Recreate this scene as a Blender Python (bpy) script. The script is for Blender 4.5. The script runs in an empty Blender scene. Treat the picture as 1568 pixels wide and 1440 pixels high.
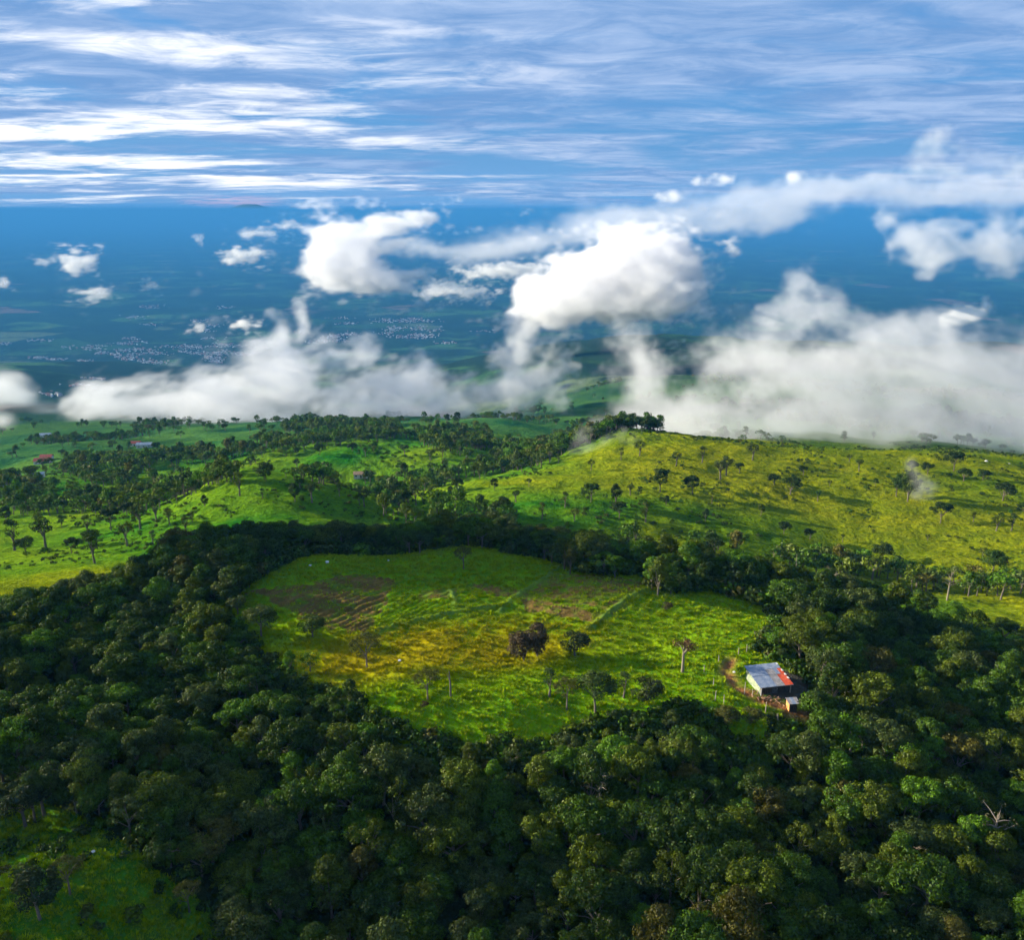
import bpy, bmesh, math, random
import numpy as np
from mathutils import Vector, Matrix
R = math.radians
rng = np.random.default_rng(7)
random.seed(7)
sc = bpy.context.scene
COL = sc.collection

# ------------------------------------------------------------------ camera, sky, sun, exposure
PITCH = R(16.35)
F = 1358.0                       # focal length in pixels of a 1568 wide picture
cam = bpy.data.objects.new('camera', bpy.data.cameras.new('camera'))
COL.objects.link(cam)
cam.data.sensor_width = 36.0
cam.data.lens = 36.0 * F / 1568.0
cam.rotation_euler = (R(90) - PITCH, 0, 0)
cam.data.clip_start = 1.0
cam.data.clip_end = 400000.0
sc.camera = cam

SUN_EL, SUN_AZ = R(15.5), R(16.0)          # azimuth: how far ahead of due left the sun stands
SUN_DIR = Vector((-math.cos(SUN_AZ) * math.cos(SUN_EL), math.sin(SUN_AZ) * math.cos(SUN_EL), math.sin(SUN_EL)))
sun_data = bpy.data.lights.new('sun', 'SUN')
sun_data.energy = 5.0
sun_data.angle = R(0.6)
sun_data.color = (1.0, 0.88, 0.66)
sun = bpy.data.objects.new('sun', sun_data)
COL.objects.link(sun)
sun.rotation_euler = SUN_DIR.to_track_quat('Z', 'Y').to_euler()

vs = sc.view_settings
vs.view_transform = 'Standard'
vs.look = 'None'
vs.exposure = 1.55
vs.gamma = 1.0
vs.use_curve_mapping = False

world = bpy.data.worlds.new('World')
sc.world = world
world.use_nodes = True
world.cycles.sampling_method = 'MANUAL'
world.cycles.sample_map_resolution = 512

def N(nt, typ, **kw):
    n = nt.nodes.new(typ)
    for k, v in kw.items():
        if k.startswith('i_'):
            key = k[2:]
            n.inputs[int(key) if key.isdigit() else key].default_value = v
        else:
            setattr(n, k, v)
    return n

def math_(nt, op, a, b=None, c=None, clamp=False):
    n = nt.nodes.new('ShaderNodeMath'); n.operation = op; n.use_clamp = clamp
    for i, v in enumerate((a, b, c)):
        if v is None: continue
        if isinstance(v, (int, float)): n.inputs[i].default_value = v
        else: nt.links.new(v, n.inputs[i])
    return n.outputs[0]

def mixc(nt, fac, a, b, blend='MIX'):
    n = nt.nodes.new('ShaderNodeMix'); n.data_type = 'RGBA'; n.blend_type = blend
    for s, v in ((0, fac), (6, a), (7, b)):
        if isinstance(v, (int, float)): n.inputs[s].default_value = v
        elif isinstance(v, tuple): n.inputs[s].default_value = (*v[:3], 1)
        else: nt.links.new(v, n.inputs[s])
    return n.outputs[2]

def mapr(nt, v, a, b, c=0.0, d=1.0, smooth=True):
    n = nt.nodes.new('ShaderNodeMapRange'); n.interpolation_type = 'SMOOTHSTEP' if smooth else 'LINEAR'
    nt.links.new(v, n.inputs[0])
    for i, x in zip((1, 2, 3, 4), (a, b, c, d)): n.inputs[i].default_value = x
    return n.outputs[0]

def noise(nt, vec, scale, detail=4.0, rough=0.5, dist=0.0):
    n = nt.nodes.new('ShaderNodeTexNoise'); n.inputs['Scale'].default_value = scale
    n.inputs['Detail'].default_value = detail; n.inputs['Roughness'].default_value = rough
    n.inputs['Distortion'].default_value = dist
    if vec is not None: nt.links.new(vec, n.inputs['Vector'])
    return n.outputs['Fac']

def vmul(nt, v, s):
    n = nt.nodes.new('ShaderNodeVectorMath'); n.operation = 'MULTIPLY'
    nt.links.new(v, n.inputs[0]); n.inputs[1].default_value = s
    return n.outputs[0]

def build_world():
    nt = world.node_tree
    bg = nt.nodes['Background']
    sky = N(nt, 'ShaderNodeTexSky', sky_type='NISHITA', sun_disc=False)
    sky.sun_elevation = SUN_EL
    sky.sun_rotation = math.atan2(SUN_DIR.x, SUN_DIR.y)
    sky.altitude = 1500; sky.air_density = 1.6; sky.dust_density = 0.3; sky.ozone_density = 3.0
    SKY_STRENGTH = 0.075
    bg.inputs[1].default_value = 0.057
    tc = N(nt, 'ShaderNodeTexCoord')
    g = tc.outputs['Generated']
    sep = N(nt, 'ShaderNodeSeparateXYZ'); nt.links.new(g, sep.inputs[0])
    x, y, z = sep.outputs
    zc = math_(nt, 'MAXIMUM', z, 0.0)
    zd = math_(nt, 'ADD', zc, 0.06)
    cx = math_(nt, 'DIVIDE', x, zd); cy = math_(nt, 'DIVIDE', y, zd)
    cmb = N(nt, 'ShaderNodeCombineXYZ'); nt.links.new(cx, cmb.inputs[0]); nt.links.new(cy, cmb.inputs[1])
    p = cmb.outputs[0]
    # cloud layers, on a plane high over the land
    wide = noise(nt, vmul(nt, p, (0.46, 0.56, 1)), 1.0, 8, 0.56, 0.9)
    streak = noise(nt, vmul(nt, p, (0.50, 0.90, 1)), 1.0, 9, 0.60, 0.5)
    band = noise(nt, vmul(nt, p, (0.20, 0.60, 1)), 1.0, 3, 0.5, 0.4)
    fine = noise(nt, vmul(nt, p, (1.9, 2.5, 1)), 1.0, 9, 0.64, 0.8)
    side = math_(nt, 'ADD', math_(nt, 'MULTIPLY', x, SUN_DIR.x), math_(nt, 'MULTIPLY', y, SUN_DIR.y))
    cosun = mapr(nt, side, -0.15, 0.70)
    tex = math_(nt, 'ADD', math_(nt, 'MULTIPLY', fine, 0.5), math_(nt, 'MULTIPLY', streak, 0.5))
    shade = mixc(nt, mapr(nt, tex, 0.38, 0.62), (0.085, 0.165, 0.315), (0.205, 0.275, 0.405))
    cover = mapr(nt, math_(nt, 'ADD', math_(nt, 'ADD', wide, math_(nt, 'MULTIPLY', fine, 0.14)), math_(nt, 'MULTIPLY', mapr(nt, z, 0.04, 0.20), 0.14)), 0.46, 0.68)
    veil = mapr(nt, math_(nt, 'ADD', math_(nt, 'ADD', math_(nt, 'ADD', math_(nt, 'MULTIPLY', streak, 0.65), math_(nt, 'MULTIPLY', band, 0.5)), math_(nt, 'MULTIPLY', fine, 0.26)), math_(nt, 'MULTIPLY', cosun, 0.11)), 0.77, 0.96)
    white = math_(nt, 'ADD', math_(nt, 'MULTIPLY', cosun, 0.95), 0.16, clamp=True)
    skyc = mixc(nt, 1.0, sky.outputs[0], (0.36, 0.52, 0.78), 'MULTIPLY')
    skyc = mixc(nt, 0.75, skyc, (0.045 / SKY_STRENGTH, 0.160 / SKY_STRENGTH, 0.360 / SKY_STRENGTH))
    def up(c):
        return mixc(nt, 1.0, c, (1 / SKY_STRENGTH,) * 3, 'MULTIPLY')
    skyc = mixc(nt, mapr(nt, z, 0.075, 0.0, 0, .8), skyc, (0.100 / SKY_STRENGTH, 0.215 / SKY_STRENGTH, 0.390 / SKY_STRENGTH))
    c1 = mixc(nt, math_(nt, 'MULTIPLY', cover, 0.92), skyc, up(shade))
    bright = mixc(nt, cosun, (0.23, 0.29, 0.40), (0.68, 0.66, 0.64))
    c2 = mixc(nt, math_(nt, 'MULTIPLY', veil, white), c1, up(bright))
    c2 = mixc(nt, mapr(nt, z, 0.012, 0.0, 0, 1), c2, (0.065 / SKY_STRENGTH, 0.185 / SKY_STRENGTH, 0.38 / SKY_STRENGTH))
    # a rosy patch low over the volcano
    az = math_(nt, 'DIVIDE', x, y)
    ra = math_(nt, 'DIVIDE', math_(nt, 'ADD', az, 0.300), 0.055); rz = math_(nt, 'DIVIDE', math_(nt, 'SUBTRACT', z, 0.0085), 0.006)
    rr = math_(nt, 'ADD', math_(nt, 'MULTIPLY', ra, ra), math_(nt, 'MULTIPLY', rz, rz))
    c2 = mixc(nt, math_(nt, 'MULTIPLY', mapr(nt, rr, 1.6, 0.0), mapr(nt, fine, 0.35, 0.6)), c2, (0.32 / SKY_STRENGTH, 0.26 / SKY_STRENGTH, 0.36 / SKY_STRENGTH))
    below = mixc(nt, mapr(nt, z, -0.02, 0.0), (0.02 / SKY_STRENGTH, 0.06 / SKY_STRENGTH, 0.12 / SKY_STRENGTH), c2)
    nt.links.new(below, bg.inputs[0])
build_world()

cy = sc.cycles
cy.max_bounces = 10
cy.diffuse_bounces = 3
cy.glossy_bounces = 2
cy.transmission_bounces = 4
cy.transparent_max_bounces = 8
cy.volume_bounces = 6
cy.volume_step_rate = 3.5
cy.volume_max_steps = 192
cy.use_denoising = True
cy.denoiser = 'OPENIMAGEDENOISE'
cy.use_adaptive_sampling = True
cy.adaptive_threshold = 0.03
cy.adaptive_min_samples = 24
cy.caustics_reflective = False
cy.caustics_refractive = False

# ------------------------------------------------------------------ small helpers
def tag(o, label=None, cat=None, group=None, kind=None):
    if label: o['label'] = label
    if cat: o['category'] = cat
    if group: o['group'] = group
    if kind: o['kind'] = kind
    return o

def link(name, me, mat=None, parent=None, loc=(0, 0, 0), rot=0.0, scale=None):
    o = bpy.data.objects.new(name, me)
    COL.objects.link(o)
    if mat is not None and me is not None and not me.materials: me.materials.append(mat)
    o.location = loc
    o.rotation_euler = (0, 0, rot)
    if scale is not None: o.scale = (scale,) * 3 if isinstance(scale, (int, float)) else scale
    if parent is not None: o.parent = parent
    return o

def mesh_np(name, verts, faces, smooth=False):
    """verts (n,3), faces (m,k) with k = 3 or 4"""
    verts = np.asarray(verts, np.float32); faces = np.asarray(faces, np.int32)
    me = bpy.data.meshes.new(name)
    me.vertices.add(len(verts)); me.vertices.foreach_set('co', verts.ravel())
    k = faces.shape[1]
    me.loops.add(faces.size); me.loops.foreach_set('vertex_index', faces.ravel())
    me.polygons.add(len(faces))
    me.polygons.foreach_set('loop_start', np.arange(0, faces.size, k, dtype=np.int32))
    me.polygons.foreach_set('loop_total', np.full(len(faces), k, np.int32))
    if smooth: me.polygons.foreach_set('use_smooth', np.ones(len(faces), bool))
    me.update(calc_edges=True)
    return me

def lattice(seed):
    return np.random.default_rng(seed).random((256, 256)).astype(np.float32)

def vnoise2(x, y, seed):
    """smooth value noise, one octave, -0.5..0.5"""
    g = lattice(seed)
    xi = np.floor(x); yi = np.floor(y)
    fx = (x - xi); fy = (y - yi)
    fx = fx * fx * fx * (fx * (fx * 6 - 15) + 10); fy = fy * fy * fy * (fy * (fy * 6 - 15) + 10)
    a = xi.astype(np.int64) & 255; b = yi.astype(np.int64) & 255
    a1 = (a + 1) & 255; b1 = (b + 1) & 255
    return (g[a, b] * (1 - fx) + g[a1, b] * fx) * (1 - fy) + (g[a, b1] * (1 - fx) + g[a1, b1] * fx) * fy - 0.5

def fbm2(x, y, seed, octaves=4, gain=0.5):
    t = 0; a = 1.0
    for o in range(octaves):
        c, s = math.cos(o * 1.3), math.sin(o * 1.3)
        t = t + a * vnoise2((x * c - y * s) * 2 ** o + 17.3 * o, (x * s + y * c) * 2 ** o + 5.1 * o, seed + o)
        a *= gain
    return t

def smooth01(t):
    t = np.clip(t, 0, 1); return t * t * (3 - 2 * t)

CP, SP = math.cos(PITCH), math.sin(PITCH)
def W(px, py, Y):
    """the point at forward distance Y seen at a spot of the picture"""
    a = (px - 784) / F; b = (720 - py) / F
    d = CP + b * SP
    return (Y * a / d, Y, Y * (b * CP - SP) / d)

def pix(x, y, z):
    fwd = y * CP - z * SP; upw = y * SP + z * CP
    fwd = np.maximum(fwd, 1e-3)
    return 784 + F * x / fwd, 720 - F * upw / fwd

# ------------------------------------------------------------------ relief
CTRL = [W(*p) for p in [
    (600, 1080, 152), (800, 1090, 150), (1000, 1060, 158), (1180, 1062, 158), (450, 1000, 176), (600, 1000, 178),
    (800, 1000, 179), (1000, 1000, 178), (1180, 960, 190), (400, 920, 203), (600, 900, 212), (800, 900, 213),
    (1000, 900, 210), (500, 855, 232), (700, 845, 238), (900, 870, 224),
    (300, 835, 300), (430, 815, 310), (380, 780, 365), (390, 752, 415), (260, 800, 360), (150, 850, 300), (520, 772, 385), (570, 790, 370),
    (200, 770, 450), (100, 800, 400), (20, 830, 350), (50, 750, 560),
    (450, 700, 620), (540, 690, 640), (300, 720, 600), (180, 720, 650), (620, 700, 620), (450, 650, 1000), (640, 648, 850), (550, 668, 800),
    (830, 675, 780), (300, 670, 900), (100, 690, 850), (50, 650, 1200),
    (1500, 890, 300), (1300, 860, 330), (1100, 820, 340), (950, 800, 340), (800, 780, 350), (1300, 780, 395), (1100, 750, 410), (950, 720, 440),
    (1500, 780, 395), (1500, 705, 480), (1300, 695, 500), (1100, 690, 490), (1000, 668, 520), (940, 660, 545), (850, 692, 540), (760, 715, 530), (650, 740, 500),
    (620, 760, 450), (900, 610, 1500), (850, 560, 2600), (900, 535, 3600),
    (50, 1250, 125), (200, 1300, 115), (330, 1420, 108)]] + [
    (-10, 266, -103), (-85, 240, -98), (-120, 205, -99), (55, 246, -104), (95, 228, -107), (118, 210, -107),
    (-40, 292, -122), (10, 292, -123), (60, 285, -124), (120, 275, -126), (-95, 275, -112),
    (-120, 480, -168), (-60, 480, -166), (250, 650, -172), (400, 700, -190), (60, 680, -192),
    (-300, 200, -100), (-300, 60, -96), (300, 60, -95), (300, 200, -112), (0, -150, -90), (0, 20, -97), (-180, 0, -94), (180, 0, -92),
    (-600, 400, -170), (600, 400, -150), (-900, 1000, -300), (900, 1000, -280), (0, 1500, -345), (-700, 1700, -380), (0, 2500, -480), (-2200, 2500, -500), (2200, 2500, -470),
    (0, 4500, -700), (-3800, 4200, -720), (3800, 4200, -700), (0, 7000, -930), (-1500, -1500, -60), (1500, -1500, -60), (-3000, 0, -300), (3000, 0, -300),
    (0, 118, -107), (0, 98, -106), (-30, 132, -100), (50, 118, -101), (80, 160, -97), (75, 125, -98), (52, 135, -97), (-110, 190, -101), (-62, 150, -99), (-120, 150, -97)]
CTRL = np.array(CTRL)
def warp(x, y):
    r = np.sqrt(x * x + y * y) + 1e-6
    k = np.log1p(r / 150.0) / r * 150
    return x * k, y * k
def _tps_fit():
    u, v = warp(CTRL[:, 0], CTRL[:, 1]); n = len(u)
    d2 = (u[:, None] - u) ** 2 + (v[:, None] - v) ** 2
    K = 0.5 * d2 * np.log(d2 + 1e-9) + np.eye(n) * 8.0
    P = np.stack([np.ones(n), u, v], 1)
    A = np.zeros((n + 3, n + 3)); A[:n, :n] = K; A[:n, n:] = P; A[n:, :n] = P.T
    w = np.linalg.solve(A, np.concatenate([CTRL[:, 2], np.zeros(3)]))
    return u, v, w
_U, _V, _Wt = _tps_fit()
PLAIN = -950.0
def base_height(x, y):
    x = np.asarray(x, float); y = np.asarray(y, float)
    shp = x.shape; x = x.ravel(); y = y.ravel()
    out = np.empty(x.shape)
    n = len(_U)
    for s in range(0, len(x), 60000):
        xs, ys = x[s:s + 60000], y[s:s + 60000]
        u, v = warp(xs, ys)
        z = _Wt[n] + _Wt[n + 1] * u + _Wt[n + 2] * v
        for i in range(n):
            d2 = (u - _U[i]) ** 2 + (v - _V[i]) ** 2
            z += _Wt[i] * 0.5 * d2 * np.log(d2 + 1e-9)
        r = np.sqrt(xs * xs + ys * ys)
        t = np.clip((r - 4000) / 3500, 0, 1); t = t * t * (3 - 2 * t)
        z = np.maximum(z, PLAIN) * (1 - t) + PLAIN * t
        # rolling noise that grows with distance
        a1 = np.clip((r - 260) / 400, 0, 1) * (1 - t)
        z += a1 * 9 * fbm2(xs / 120, ys / 120, 11, 3)
        a2 = np.clip((r - 1000) / 1500, 0, 1) * (1 - t)
        z += a2 * 70 * fbm2(xs / 700, ys / 700, 21, 3)
        z += t * 14 * fbm2(xs / 2500, ys / 2500, 31, 2) + 1.6 * fbm2(xs / 22, ys / 22, 41, 2) * np.clip(r / 300, .25, 1) * (1 - t)
        kx_, ky_ = -112.0, 395.0
        z += 13.0 * np.exp(-((xs - kx_) / 46) ** 2 - ((ys - ky_) / 55) ** 2) - 7.0 * np.exp(-((xs + 95) / 90) ** 2 - ((ys - 505) / 40) ** 2)
        rho = np.sqrt((xs / 82) ** 2 + ((ys - 192) / 66) ** 2)
        z += smooth01((rho - 1.0) / .35) * np.clip((290 - r) / 40, 0, 1) * 7.0 * fbm2(xs / 38, ys / 38, 191, 3)
        out[s:s + 60000] = z
    return out.reshape(shp)

# cached fine grid for quick height look-ups in the first kilometre
_gx = np.arange(-700, 701, 2.5); _gy = np.arange(0, 1401, 2.5)
_GX, _GY = np.meshgrid(_gx, _gy, indexing='ij')
_GZ = base_height(_GX, _GY)
def H(x, y):
    x = np.asarray(x, float); y = np.asarray(y, float)
    fx = np.clip((x + 700) / 2.5, 0, len(_gx) - 1.001); fy = np.clip(y / 2.5, 0, len(_gy) - 1.001)
    i = fx.astype(int); j = fy.astype(int); fx = fx - i; fy = fy - j
    return (_GZ[i, j] * (1 - fx) + _GZ[i + 1, j] * fx) * (1 - fy) + (_GZ[i, j + 1] * (1 - fx) + _GZ[i + 1, j + 1] * fx) * fy

def G(px, py, y0=60.0, y1=1390.0):
    """where the line of sight through a spot of the picture meets the ground"""
    ys = np.geomspace(y0, y1, 1500)
    a = (px - 784) / F; b = (720 - py) / F; d = CP + b * SP
    xs = ys * a / d; zs = ys * (b * CP - SP) / d
    hit = np.nonzero(zs < H(xs, ys))[0]
    i = hit[0] if len(hit) else len(ys) - 1
    return float(xs[i]), float(ys[i])

def inside(poly, x, y):
    x = np.asarray(x); y = np.asarray(y); c = np.zeros(x.shape, bool)
    n = len(poly); j = n - 1
    for i in range(n):
        xi, yi = poly[i]; xj, yj = poly[j]
        if yi != yj:
            c ^= ((yi > y) != (yj > y)) & (x < (xj - xi) * (y - yi) / (yj - yi) + xi)
        j = i
    return c
def seg_dist(x, y, pts):
    d = np.full(np.shape(x), 1e9)
    for (ax, ay), (bx, by) in zip(pts[:-1], pts[1:]):
        vx, vy = bx - ax, by - ay
        t = np.clip(((x - ax) * vx + (y - ay) * vy) / (vx * vx + vy * vy + 1e-9), 0, 1)
        d = np.minimum(d, np.hypot(x - ax - t * vx, y - ay - t * vy))
    return d
def GP(pts): return [G(*p) for p in pts]

CLEAR = GP([(350, 908), (410, 872), (470, 852), (560, 843), (690, 838), (800, 838), (850, 858), (900, 878), (1010, 880), (1012, 903), (1080, 905),
            (1140, 912), (1185, 935), (1205, 962), (1176, 985), (1172, 1005), (1205, 1012), (1232, 1030), (1226, 1088), (1195, 1090), (1205, 1140),
            (1150, 1155), (1092, 1145), (1078, 1104), (1030, 1094), (990, 1114), (900, 1122), (840, 1162), (740, 1164), (640, 1150), (575, 1128), (538, 1094), (468, 1058),
            (418, 1040), (372, 992), (332, 948)])
CLEAR = [(x, y) if y < 246 else (x * 244 / y, 244) for x, y in CLEAR]
SLOPE = GP([(-60, 1190), (0, 1222), (60, 1222), (120, 1250), (230, 1330), (330, 1395), (350, 1440)]) + [(-35, 60), (-86, 60), (-98, 112)]
# far edge of the near forest, (picture column, forward distance)
EDGE = [(-400, 196), (0, 204), (150, 210), (300, 241), (430, 252), (520, 267), (640, 272), (760, 272), (900, 262), (1010, 252), (1200, 234), (1330, 229), (1450, 216), (1568, 208), (1900, 200)]
EDGE = [(Y * (px - 784) / F / 0.93, Y) for px, Y in EDGE]
NEAR = [(-400, 40)] + [(-400, 190)] + EDGE + [(400, 190), (400, 40)]
BROWN = [GP(p) for p in [
    [(378, 905), (470, 895), (530, 880), (600, 885), (600, 925), (560, 970), (500, 965), (455, 940), (420, 925)],
    [(800, 915), (925, 945), (905, 955), (800, 935)],
    [(645, 905), (700, 903), (700, 918), (645, 922)],
    [(720, 893), (800, 905), (812, 915), (760, 912), (715, 902)],
    [(840, 880), (990, 890), (960, 935), (930, 942), (800, 915)]]]
FURROW = GP([(378, 905), (500, 890), (560, 868), (690, 905), (690, 950), (560, 975), (480, 962), (430, 925)])
YELLOW = GP([(430, 1030), (520, 1000), (640, 960), (760, 935), (860, 955), (800, 985), (700, 1005), (640, 1060), (560, 1080)])
BANKS = [GP(p) for p in [[(862, 868), (835, 885), (800, 908), (775, 925), (765, 938)], [(1010, 898), (965, 915), (925, 945), (900, 965)], [(575, 968), (640, 950), (700, 938), (765, 930)],
                         [(690, 905), (700, 930)]]]
YARD = [GP(p) for p in [[(1118, 1012), (1112, 1030), (1128, 1052), (1160, 1072), (1200, 1084), (1222, 1088)]]]
HOUSE_XY = G(1190, 1058)

def clearing_relief(x, y, z):
    """tussocks, furrows and banks on the open ground near the camera"""
    r = np.hypot(x, y)
    near = smooth01((330 - r) / 80)
    inn = inside(CLEAR, x, y) | inside(SLOPE, x, y)
    a = np.where(inn, 1.0, 0.35) * near
    t = fbm2(x / 1.5 + 0.3 * y, y / 1.1, 51, 3, 0.55)
    z = z + a * 0.42 * np.maximum(t, -0.15)
    fu = inside(FURROW, x, y) & inn
    hill = smooth01((r - 262) / 30) * smooth01((760 - r) / 120)
    z = z + hill * (1.1 * fbm2(x / 9, y / 9, 201, 2) + 0.5 * np.sin((x * .9 + y * .55 + 6 * vnoise2(x / 30, y / 30, 207)) * 2 * math.pi / 7.5) * smooth01(vnoise2(x / 45, y / 45, 209) * 4))
    w = np.sin((x * 0.80 - y * 0.60 + 0.9 * fbm2(x / 12, y / 12, 61, 2) * 3) * 2 * math.pi / 1.9)
    z = z + np.where(fu, 0.20 * w * (0.7 + vnoise2(x / 5, y / 5, 63)), 0)
    for b in BANKS:
        d = seg_dist(x, y, b)
        z = z + 0.55 * np.exp(-(d / 0.8) ** 2) * (1 + 0.8 * vnoise2(x / 1.4, y / 1.4, 71))
    d = seg_dist(x, y, YARD[0])
    z = z - 0.35 * np.exp(-(d / 1.0) ** 2)
    # the flat pad of the shed
    dh = np.hypot(x - HOUSE_XY[0], y - HOUSE_XY[1] - 3)
    pad = smooth01((9 - dh) / 4)
    zp = float(H(*HOUSE_XY)) - 0.05
    z = z * (1 - pad) + zp * pad
    return z

def axis(lo, hi, core, far_lo, far_hi, mid_hi, mid_lo=None, step=0.42, mid=3.0):
    """sample positions: fine in the core, coarser away from it"""
    def grow(limit_mid, limit):
        out = []; p = 0.0; s = step
        while p < limit:
            if s < mid: s *= 1.05
            elif p > limit_mid: s *= 1.075
            p += s; out.append(p)
        return np.array(out)
    a = np.arange(lo, hi, step)
    up_ = hi + grow(mid_hi - hi, far_hi - hi)
    dn = lo - grow((lo - mid_lo) if mid_lo is not None else 0, lo - far_lo)
    return np.concatenate([dn[::-1], a, up_])

def surface_colour(x, y):
    """what grows where: the base colour of the ground cover"""
    n = len(x)
    r = np.hypot(x, y)
    n1 = fbm2(x / 9, y / 9, 81, 3); n2 = fbm2(x / 60, y / 60, 91, 3); n3 = fbm2(x / 2.2, y / 2.2, 101, 2)
    past = np.stack([0.150 + 0.10 * n2 + 0.05 * n1, 0.178 + 0.05 * n2 + 0.04 * n1, 0.003 + 0 * n1], 1)
    # left and centre hills: greener
    leftish = smooth01((120 - x * 1.0 - 60 * n2) / 160)[:, None] * smooth01((r - 260) / 60)[:, None]
    past = past * (1 - leftish) + leftish * np.stack([0.085 + 0.10 * n2 + 0.04 * n1, 0.178 + 0.07 * n2 + 0.04 * n1, 0.006 + 0 * n1], 1)
    far = smooth01((r - 600) / 400)[:, None]
    past = past * (1 - far) + far * np.stack([0.05 + 0.06 * n2, 0.13 + 0.09 * n2, 0.03 + 0.0 * n2], 1)
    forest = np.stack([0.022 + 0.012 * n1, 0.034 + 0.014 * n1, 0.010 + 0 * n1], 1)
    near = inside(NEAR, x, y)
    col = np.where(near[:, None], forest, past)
    inn = inside(CLEAR, x, y)
    g = np.stack([0.120 + 0.06 * n1 + 0.04 * n3, 0.250 + 0.07 * n1 + 0.06 * n3, 0.004 + 0 * n1], 1)
    yl = np.zeros(n)
    yl[inside(YELLOW, x, y)] = 1
    col = np.where(inn[:, None], g, col)
    cxy = np.array(YELLOW).mean(0)
    w = np.exp(-(((x - cxy[0]) / 34) ** 2 + ((y - cxy[1] - 0.22 * (x - cxy[0])) / 14) ** 2)) * (1 + 0.8 * n1)
    w = (np.clip(w * 1.25, 0, 1) * inn)[:, None]
    col = col * (1 - w) + w * np.stack([0.27 + 0.08 * n1, 0.235 + 0.05 * n1, 0.004 + 0 * n1], 1)
    wob_x = x + 3 * n1; wob_y = y + 3 * n3
    for k, b in enumerate(BROWN):
        m = (inside(b, wob_x, wob_y) & inn).astype(float)
        amt = [0.95, 1.0, 0.85, 0.9, 0.72][k]
        m = (m * np.clip(amt + 1.2 * n3, 0, 1))[:, None]
        col = col * (1 - m) + m * np.stack([0.125 + 0.05 * n3, 0.082 + 0.04 * n3, 0.026 + 0 * n3], 1)
    for b in BANKS:
        m = np.exp(-(seg_dist(x, y, b) / 1.0) ** 2)[:, None]
        col = col * (1 - m) + m * np.array([0.12, 0.20, 0.03])
    d = seg_dist(x, y, YARD[0])
    m = (np.exp(-(d / 1.9) ** 2) * np.clip(1.0 + n3, 0, 1))[:, None]
    col = col * (1 - m) + m * np.array([0.20, 0.085, 0.035])
    dh = np.hypot(x - HOUSE_XY[0] - 3, y - HOUSE_XY[1] - 2)
    m = smooth01((7.5 - dh) / 2)[:, None]
    col = col * (1 - m) + m * np.array([0.055, 0.050, 0.040])
    sl = inside(SLOPE, x, y)
    g = np.stack([0.055 + 0.05 * n1, 0.145 + 0.06 * n1 + 0.05 * n3, 0.006 + 0 * n1], 1)
    col = np.where(sl[:, None], g, col)
    return np.clip(col * 1.0, 0.004, 0.5)

def build_ground():
    xs = axis(-82, 78, None, -90000, 90000, 480, -480)
    ys = axis(100, 262, None, -6000, 108000, 900, 20)
    nx, ny = len(xs), len(ys)
    X, Y = np.meshgrid(xs, ys, indexing='ij')
    Z = clearing_relief(X.ravel(), Y.ravel(), base_height(X.ravel(), Y.ravel()))
    v = np.stack([X.ravel(), Y.ravel(), Z], 1)
    i = np.arange(nx - 1)[:, None] * ny + np.arange(ny - 1)[None]
    i = i.ravel()
    f = np.stack([i, i + ny, i + ny + 1, i + 1], 1)
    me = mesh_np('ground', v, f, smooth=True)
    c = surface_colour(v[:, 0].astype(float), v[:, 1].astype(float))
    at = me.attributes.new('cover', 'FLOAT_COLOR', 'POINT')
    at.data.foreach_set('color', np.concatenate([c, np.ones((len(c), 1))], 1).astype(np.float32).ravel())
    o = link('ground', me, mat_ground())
    tag(o, kind='structure')
    print('ground verts', nx * ny)
    return o

def principled(name, rough=0.8, spec=0.2):
    m = bpy.data.materials.new(name); m.use_nodes = True
    b = m.node_tree.nodes['Principled BSDF']
    b.inputs['Roughness'].default_value = rough
    b.inputs['Specular IOR Level'].default_value = spec
    return m, m.node_tree, b

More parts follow.
